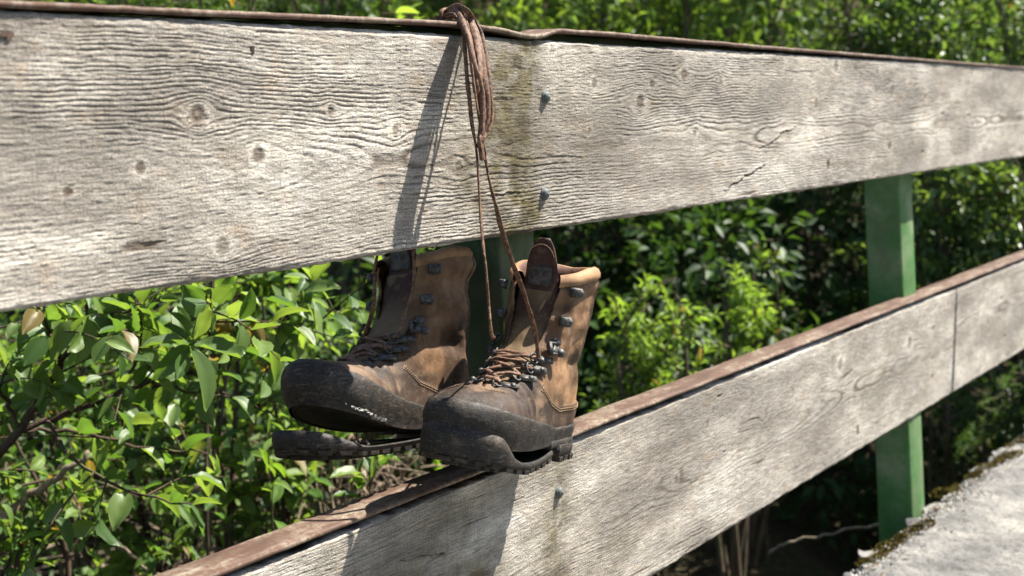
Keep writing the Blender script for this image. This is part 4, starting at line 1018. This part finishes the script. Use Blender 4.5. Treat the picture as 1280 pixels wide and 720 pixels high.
    if len(b_):
        V, F, C = leaves(P[b_], D[b_], N[b_], Ls[b_], Ws[b_], BT[0]); o = mesh_np('foliage', V, F, M['L_broad'], root, True, C); o.matrix_parent_inverse = inv; o['kind'] = 'stuff'
near_shrub()
# --- fallen dead wood
def dead(name, label, pts, r0, r1, cat='branch'):
    P = smooth_path([pix(*p) for p in pts], 30); P = P+.006*np.stack([vn(np.arange(30)*.5, k*9, 0, 3) for k in range(3)], 1)
    m_ = MB(); m_.add(*tube(P, np.linspace(r0, r1, 30)*(1+.12*vn(np.arange(30)*.8, 0, 0, 6)), None, 8)); o = m_.build(name, M['dead'], None); tag(o, label, cat); return o
dead('dead_branch', 'thick pale dead branch rising from the left edge among the leaves', [(-60, 700, 2.9), (0, 650, 2.85), (40, 618, 2.85), (85, 590, 2.8), (112, 566, 2.8)], .011, .004)
dead('dead_stick', 'thin pale stick poking out beside the foot of the right green post', [(960, 690, 3.8), (985, 679, 3.8), (1040, 668, 3.8), (1100, 656, 3.85)], .0045, .0035, 'stick')
dead('dead_branch', 'slim bare grey stem slanting below the left end of the lower board', [(120, 660, 3.2), (160, 690, 3.2), (215, 740, 3.2)], .005, .003)
def brush():
    mb = MB()
    for i in range(420):
        px_ = random.choice([random.uniform(100, 640), random.uniform(200, 620)]); c = pix(px_, random.uniform(575, 720), random.uniform(3.6, 5.4))
        c[2] = max(float(ground(c[0], c[1]))+abs(random.gauss(0, .14)), c[2]*.6+.4*float(ground(c[0], c[1])))
        d = np.array([math.cos(PHI-1.57), math.sin(PHI-1.57), 0])*random.uniform(-1, 1)+np.random.normal(0, .4, 3)*[1, 1, .35]; d /= np.linalg.norm(d); L = random.uniform(.25, 1.0)
        P = smooth_path([c-d*L/2, c+np.random.normal(0, .05, 3), c+d*L/2+[0, 0, random.uniform(-.1, .05)]], 9); r = random.uniform(.002, .007)
        mb.add(*tube(P, np.linspace(r, r*.4, 9), None, 5))
    o = mb.build('brushwood', M['dead'], None); o['kind'] = 'stuff'; 
brush()
def dead_shrub():
    b = pix(440, 610, 3.35); c = b.copy(); b[2] = float(ground(b[0], b[1]))-.03; root = empty('dead_shrub', tuple(b), 'bleached leafless shrub of arching bare twigs below the torn boot sole', 'dead shrub'); inv = Matrix.Translation(-Vector(b))
    for i in range(64):
        sx = random.uniform(-1, 1); e = c+RT*sx*.55+np.array([0, 0, random.uniform(-.20, .10)])+np.array([.3, .4, 0])*random.uniform(-.6, .6)
        m1 = b*.5+c*.5+np.random.normal(0, .05, 3); m2 = c+RT*sx*.15+[0, 0, random.uniform(-.16, .10)]+np.random.normal(0, .03, 3)
        P = smooth_path([b+np.random.normal(0, .02, 3), m1, m2, (m2+e)/2+np.random.normal(0, .03, 3), e], 22); rr = random.uniform(.0025, .006)
        m_ = MB(); m_.add(*tube(P, np.linspace(rr, rr*.3, 22), None, 5))
        for q in range(3):
            a = P[random.randint(12, 20)]; d = np.random.normal(0, 1, 3)*[.09, .09, .04]+RT*sx*.10; m_.add(*tube(smooth_path([a, a+d*.5+[0, 0, .01], a+d], 6), np.linspace(rr*.4, rr*.15, 6), None, 4))
        o = m_.build('branch', M['dead'], root); o.matrix_parent_inverse = inv
dead_shrub()
for px_, py_, sx_, sz_ in ((6, 42, .014, .003), (10, 47, .004, .005), (315, 62, .003, .008)):
    p = onY(px_, py_); v, f = boxv((p[0], -.0010, p[2]), (sx_, .0016, sz_)); v += np.random.normal(0, .0006, v.shape); o = mesh_np('rusty_staple', v, f, M['rust'], None, False); railpart(o)
def dry_grass():
    n = 5000; s = np.random.uniform(3.3, 7, n); a = np.random.uniform(-.36, .36, n)
    d = np.array([[math.cos(PHI+q), math.sin(PHI+q)] for q in a]); P = np.stack([d[:, 0]*s, -1+d[:, 1]*s, 0*s], 1); P[:, 2] = ground(P[:, 0], P[:, 1]); mk = (P[:, 1] > .25) & (np.random.rand(n) < .5) & (P[:, 0] < 3.4); P = P[mk]; n = len(P)
    D = np.random.normal(0, .45, (n, 3)); D[:, 2] = np.random.uniform(.3, 1, n)*np.random.choice([1, 1, -.5], n); P[:, 2] += np.random.uniform(0, .25, n)
    V, F, C = leaves(P, D, np.random.normal(0, 1, (n, 3)), np.random.uniform(.15, .45, n), np.random.uniform(.003, .006, n), T_SM)
    o = mesh_np('dry_grass', V, F, mat_simple('dry_grass', (.07, .06, .03), .9, .1, 0, 5, .4), None, True, C); o['kind'] = 'stuff'
dry_grass()
B = bush
B('small_leaf_shrub', 'low shrub with small fresh leaves in the bottom left corner', 'shrub', pix(30, 665, 2.9), (.34, .3, .20), 4, 40, 420, .040, .52, 'L_mid', 'twig', indiv=200)
B('sapling', 'leafy sapling stem with pale leaves hanging just left of the rusty lower rail', 'sapling', pix(232, 640, 3.0), (.12, .12, .12), 1, 8, 40, .055, .46, 'L_mid', 'twig', indiv=40, stem_r=.006)
B('sapling', 'small sprig of hanging leaves under the torn boot sole', 'sapling', pix(455, 600, 2.6), (.10, .08, .055), 1, 6, 24, .058, .5, 'L_broad', 'twig', indiv=24, stem_r=.005)
B('sapling', 'sprig of drooping lime leaves low between the shrub and the torn boot sole', 'sapling', pix(350, 590, 2.7), (.10, .08, .07), 1, 6, 24, .060, .45, 'L_bright', 'twig', indiv=24, stem_r=.005)
B('leafy_shrub', 'round-leaved shrub seen through the branches of the near left shrub', 'shrub', pix(170, 520, 3.5), (.55, .4, .42), 5, 80, 1000, .056, .56, 'L_mid', 'twig', indiv=290)
B('leafy_shrub', 'sunlit round-leaved shrub left of the rear boot', 'shrub', pix(360, 440, 3.3), (.34, .35, .30), 5, 56, 640, .062, .56, 'L_mid', 'twig', indiv=260, young=.4)
B('leafy_shrub', 'dark round-leaved shrub low behind the sapling and the lower rail', 'shrub', pix(250, 640, 4.0), (.45, .4, .2), 4, 50, 600, .045, .55, 'L_shade', 'twig')
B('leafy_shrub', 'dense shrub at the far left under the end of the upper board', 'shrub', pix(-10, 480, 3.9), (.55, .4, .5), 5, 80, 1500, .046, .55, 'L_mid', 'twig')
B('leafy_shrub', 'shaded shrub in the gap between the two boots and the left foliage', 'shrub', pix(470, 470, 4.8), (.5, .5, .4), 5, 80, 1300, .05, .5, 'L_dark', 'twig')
B('willow_shrub', 'bright willow shrub with narrow leaves right of the boots', 'shrub', pix(815, 410, 4.4), (.20, .24, .17), 6, 64, 1000, .046, .26, 'L_bright', 'bark', indiv=290, young=.7, spread=.55)
B('willow_shrub', 'lime green willow shrub standing tallest in the dark gap between the boards', 'shrub', pix(936, 368, 4.9), (.13, .18, .14), 4, 40, 560, .046, .28, 'L_bright', 'bark', indiv=260, young=1., spread=.5)
B('willow_shrub', 'small pale willow shoot near the upper board, left of the green post', 'shrub', pix(975, 312, 5.2), (.09, .12, .07), 3, 14, 130, .045, .25, 'L_bright', 'bark', indiv=130, young=.5, spread=.5)
B('willow_shrub', 'low willow shoots just above the rusty lower rail, right of the bright willow', 'shrub', pix(900, 440, 4.8), (.2, .2, .10), 3, 16, 160, .042, .26, 'L_mid', 'bark', young=.4, spread=.5)
B('willow_shrub', 'low willow shoots beside the heel of the front boot', 'shrub', pix(770, 480, 4.5), (.2, .2, .10), 3, 16, 180, .042, .26, 'L_mid', 'bark', young=.3, spread=.5)
B('hazel_bush', 'shaded bush with drooping leaves under the middle of the upper board', 'bush', pix(800, 300, 6.2), (.55, .6, .45), 5, 70, 1000, .075, .42, 'L_shade', 'bark')  # darkened leaf colour stands in for deep shade here
B('hazel_bush', 'dark bush immediately left of the right green post', 'bush', pix(1020, 330, 6.5), (.45, .6, .5), 5, 70, 900, .06, .4, 'L_shade', 'bark')
B('gloss_bush', 'sunlit glossy bush between the boards right of the green post', 'bush', pix(1215, 260, 5.8), (.42, .6, .42), 6, 130, 2600, .060, .4, 'L_gloss', 'bark', indiv=280, young=.5)
B('gloss_bush', 'tall glossy bush glittering above the right end of the upper board', 'bush', pix(1130, 45, 6.6), (.62, .6, .42), 6, 150, 3200, .066, .4, 'L_gloss', 'bark', indiv=290, young=.4)
B('gloss_bush', 'glossy bush in the top right corner of the view', 'bush', pix(1290, 40, 6.2), (.45, .6, .45), 5, 100, 2000, .064, .4, 'L_gloss', 'bark', young=.5)
B('fern_conifer', 'young spruce with flat green sprays beside the foot of the green post', 'tree', pix(1200, 505, 5.6), (.42, .5, .20), 4, 110, 6000, .020, .22, 'L_fern', 'bark', spread=1.0, lift=.05)
B('fern_conifer', 'young spruce tips rising just above the left half of the upper board', 'tree', pix(225, -15, 4.6), (.55, .35, .22), 5, 100, 4200, .024, .22, 'L_fern', 'bark', spread=1.0)
B('broadleaf_shrub', 'pale leaf cluster peeping over the board left of the laces', 'shrub', pix(268, -6, 3.2), (.10, .1, .05), 2, 8, 26, .07, .45, 'L_mid', 'twig', indiv=26, stem_r=.006)
B('broadleaf_shrub', 'light green leaf cluster over the rail just left of the lace knot', 'shrub', pix(510, 2, 3.6), (.12, .1, .06), 2, 10, 60, .06, .5, 'L_bright', 'twig', indiv=60, stem_r=.006, young=.4)
B('broadleaf_bush', 'fresh green bush behind the kink of the rusty top rail', 'bush', pix(690, 5, 6.5), (.7, .6, .38), 5, 110, 2400, .062, .45, 'L_mid', 'bark', young=.5)
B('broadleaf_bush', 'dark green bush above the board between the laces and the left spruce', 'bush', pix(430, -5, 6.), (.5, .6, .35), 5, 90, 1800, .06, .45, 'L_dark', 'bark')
B('broadleaf_bush', 'lime green bush over the board left of the slim tree trunk', 'bush', pix(880, 35, 7.2), (.5, .6, .4), 5, 90, 1800, .062, .42, 'L_mid', 'bark', young=.8)
# --- trees
def tree(name, label, px_, d, r, h, lean, nl, crown_r, ml, L=.07):
    g = pix(px_, 300, d); b = np.array([g[0], g[1], float(ground(g[0], g[1]))-.05]); root = empty(name, tuple(b), label, 'tree'); inv = Matrix.Translation(-Vector(b))
    top_ = b+[lean[0], lean[1], h]; P = smooth_path([b, b*.65+top_*.35+np.random.normal(0, .04, 3), b*.3+top_*.7+np.random.normal(0, .05, 3), top_], 40)
    m_ = MB(); m_.add(*tube(P, r*np.linspace(1.15, .35, 40)*(1+.06*vn(np.arange(40)*.7, 0, 0, 4)), None, 14)); o = m_.build('trunk', M['bark'], root); o.matrix_parent_inverse = inv
    m_ = MB(); PL = []
    for i in range(46):
        k = random.randint(10, 39); a = P[k]; an = random.uniform(0, 6.28); Lb = crown_r*random.uniform(.5, 1)*(1-.4*(k-12)/27)
        e = a+[math.cos(an)*Lb, math.sin(an)*Lb, random.uniform(-.1, .5)*Lb]; lb = smooth_path([a, (a+e)/2+[0, 0, .12*Lb], e], 10); m_.add(*tube(lb, np.linspace(r*.28, .006, 10), None, 5))
        for j in range(9):
            q = lb[random.randint(2, 9)]; e2 = q+np.random.normal(0, 1, 3)*Lb*[.28, .28, .2]; tw = smooth_path([q, (q+e2)/2+[0, 0, .04], e2], 6); m_.add(*tube(tw, np.linspace(.006, .002, 6), None, 3))
            PL.append(twig_leaves(tw, nl, .8, L, .45, .8, .2))
    o = m_.build('limbs', M['bark'], root); o.matrix_parent_inverse = inv
    Q = [np.concatenate([q[i] for q in PL]) for i in range(5)]; V, F, C = leaves(*Q, T_SM); o = mesh_np('crown', V, F, M[ml], root, True, C); o.matrix_parent_inverse = inv; o['kind'] = 'stuff'
tree('tree', 'slim brown trunked tree behind the middle of the railing', 952, 8.2, .085, 6.5, (.1, .2), 16, 1.9, 'L_dark')
tree('tree', 'thin tree trunk seen just left of the slim brown one', 905, 9.8, .05, 6, (-.1, .2), 14, 1.8, 'L_dark')
tree('tree', 'leafy tree rising behind the shrubs at the far left', 120, 8.5, .08, 6.5, (0, .2), 16, 2.1, 'L_mid')
tree('tree', 'leafy tree standing behind the laces and the near green post', 560, 8.8, .08, 7, (0, .1), 16, 2.1, 'L_dark')
tree('tree', 'leafy tree at the far right behind the glossy bushes', 1240, 10, .09, 7, (0, 0), 16, 2.3, 'L_mid')
# --- thicket that covers the far slope
def thicket():
    PP, DD, NN, LL = [], [], [], []; st = MB()
    for i in range(900):
        a = random.uniform(-.44, .44); s = random.choice([random.uniform(5.2, 8), random.uniform(6, 12), random.uniform(10, 20)]); d = np.array([math.cos(PHI-a), math.sin(PHI-a)]); x, y = d*s+[0, -1]
        if y < .35: continue
        g = float(ground(x, y)); hmax = 2.4 if s > 6.5 else 1.2; z = g+random.uniform(.0, hmax); r = random.uniform(.18, .42)*(1+s*.03); n = int(150)
        e = np.random.normal(0, 1, (n, 3)); e /= np.linalg.norm(e, axis=1)[:, None]; q = e*r*np.random.uniform(.3, 1, (n, 1))**.6*[1, 1, .65]
        PP.append(q+[x, y, z]); DD.append(e*.8+np.random.normal(0, .5, (n, 3))+[0, 0, -.1]); NN.append(np.random.normal(0, .4, (n, 3))+[0, 0, .9]+e*.3); LL.append(np.random.uniform(.6, 1.1, n)*(.055+.0035*s))
        if i % 3 == 0: st.add(*tube(smooth_path([[x, y, g-.1], [x+random.uniform(-.1, .1), y+random.uniform(-.1, .1), (g+z)/2], [x, y, z+r*.4]], 7), np.linspace(.014, .004, 7), None, 5))
    P, D, N, L = map(np.concatenate, (PP, DD, NN, LL)); az_ = np.arctan2(P[:, 1]+1, P[:, 0])-PHI
    low = (P[:, 2] < .05+.25*vn(P[:, 0]*.9, P[:, 1]*.9, 0, 3))  # leaves below this height take the darker colour, painting in the shade
    for nm_, mk, ml in (('thicket', ~low, 'L_mid'), ('shaded_thicket', low, 'L_shade')):
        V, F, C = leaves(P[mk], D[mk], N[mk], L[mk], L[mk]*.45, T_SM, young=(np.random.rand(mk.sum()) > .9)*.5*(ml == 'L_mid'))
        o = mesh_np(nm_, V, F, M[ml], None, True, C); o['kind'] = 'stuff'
    o = st.build('thicket_stems', M['bark'], None); o['kind'] = 'stuff'
thicket()
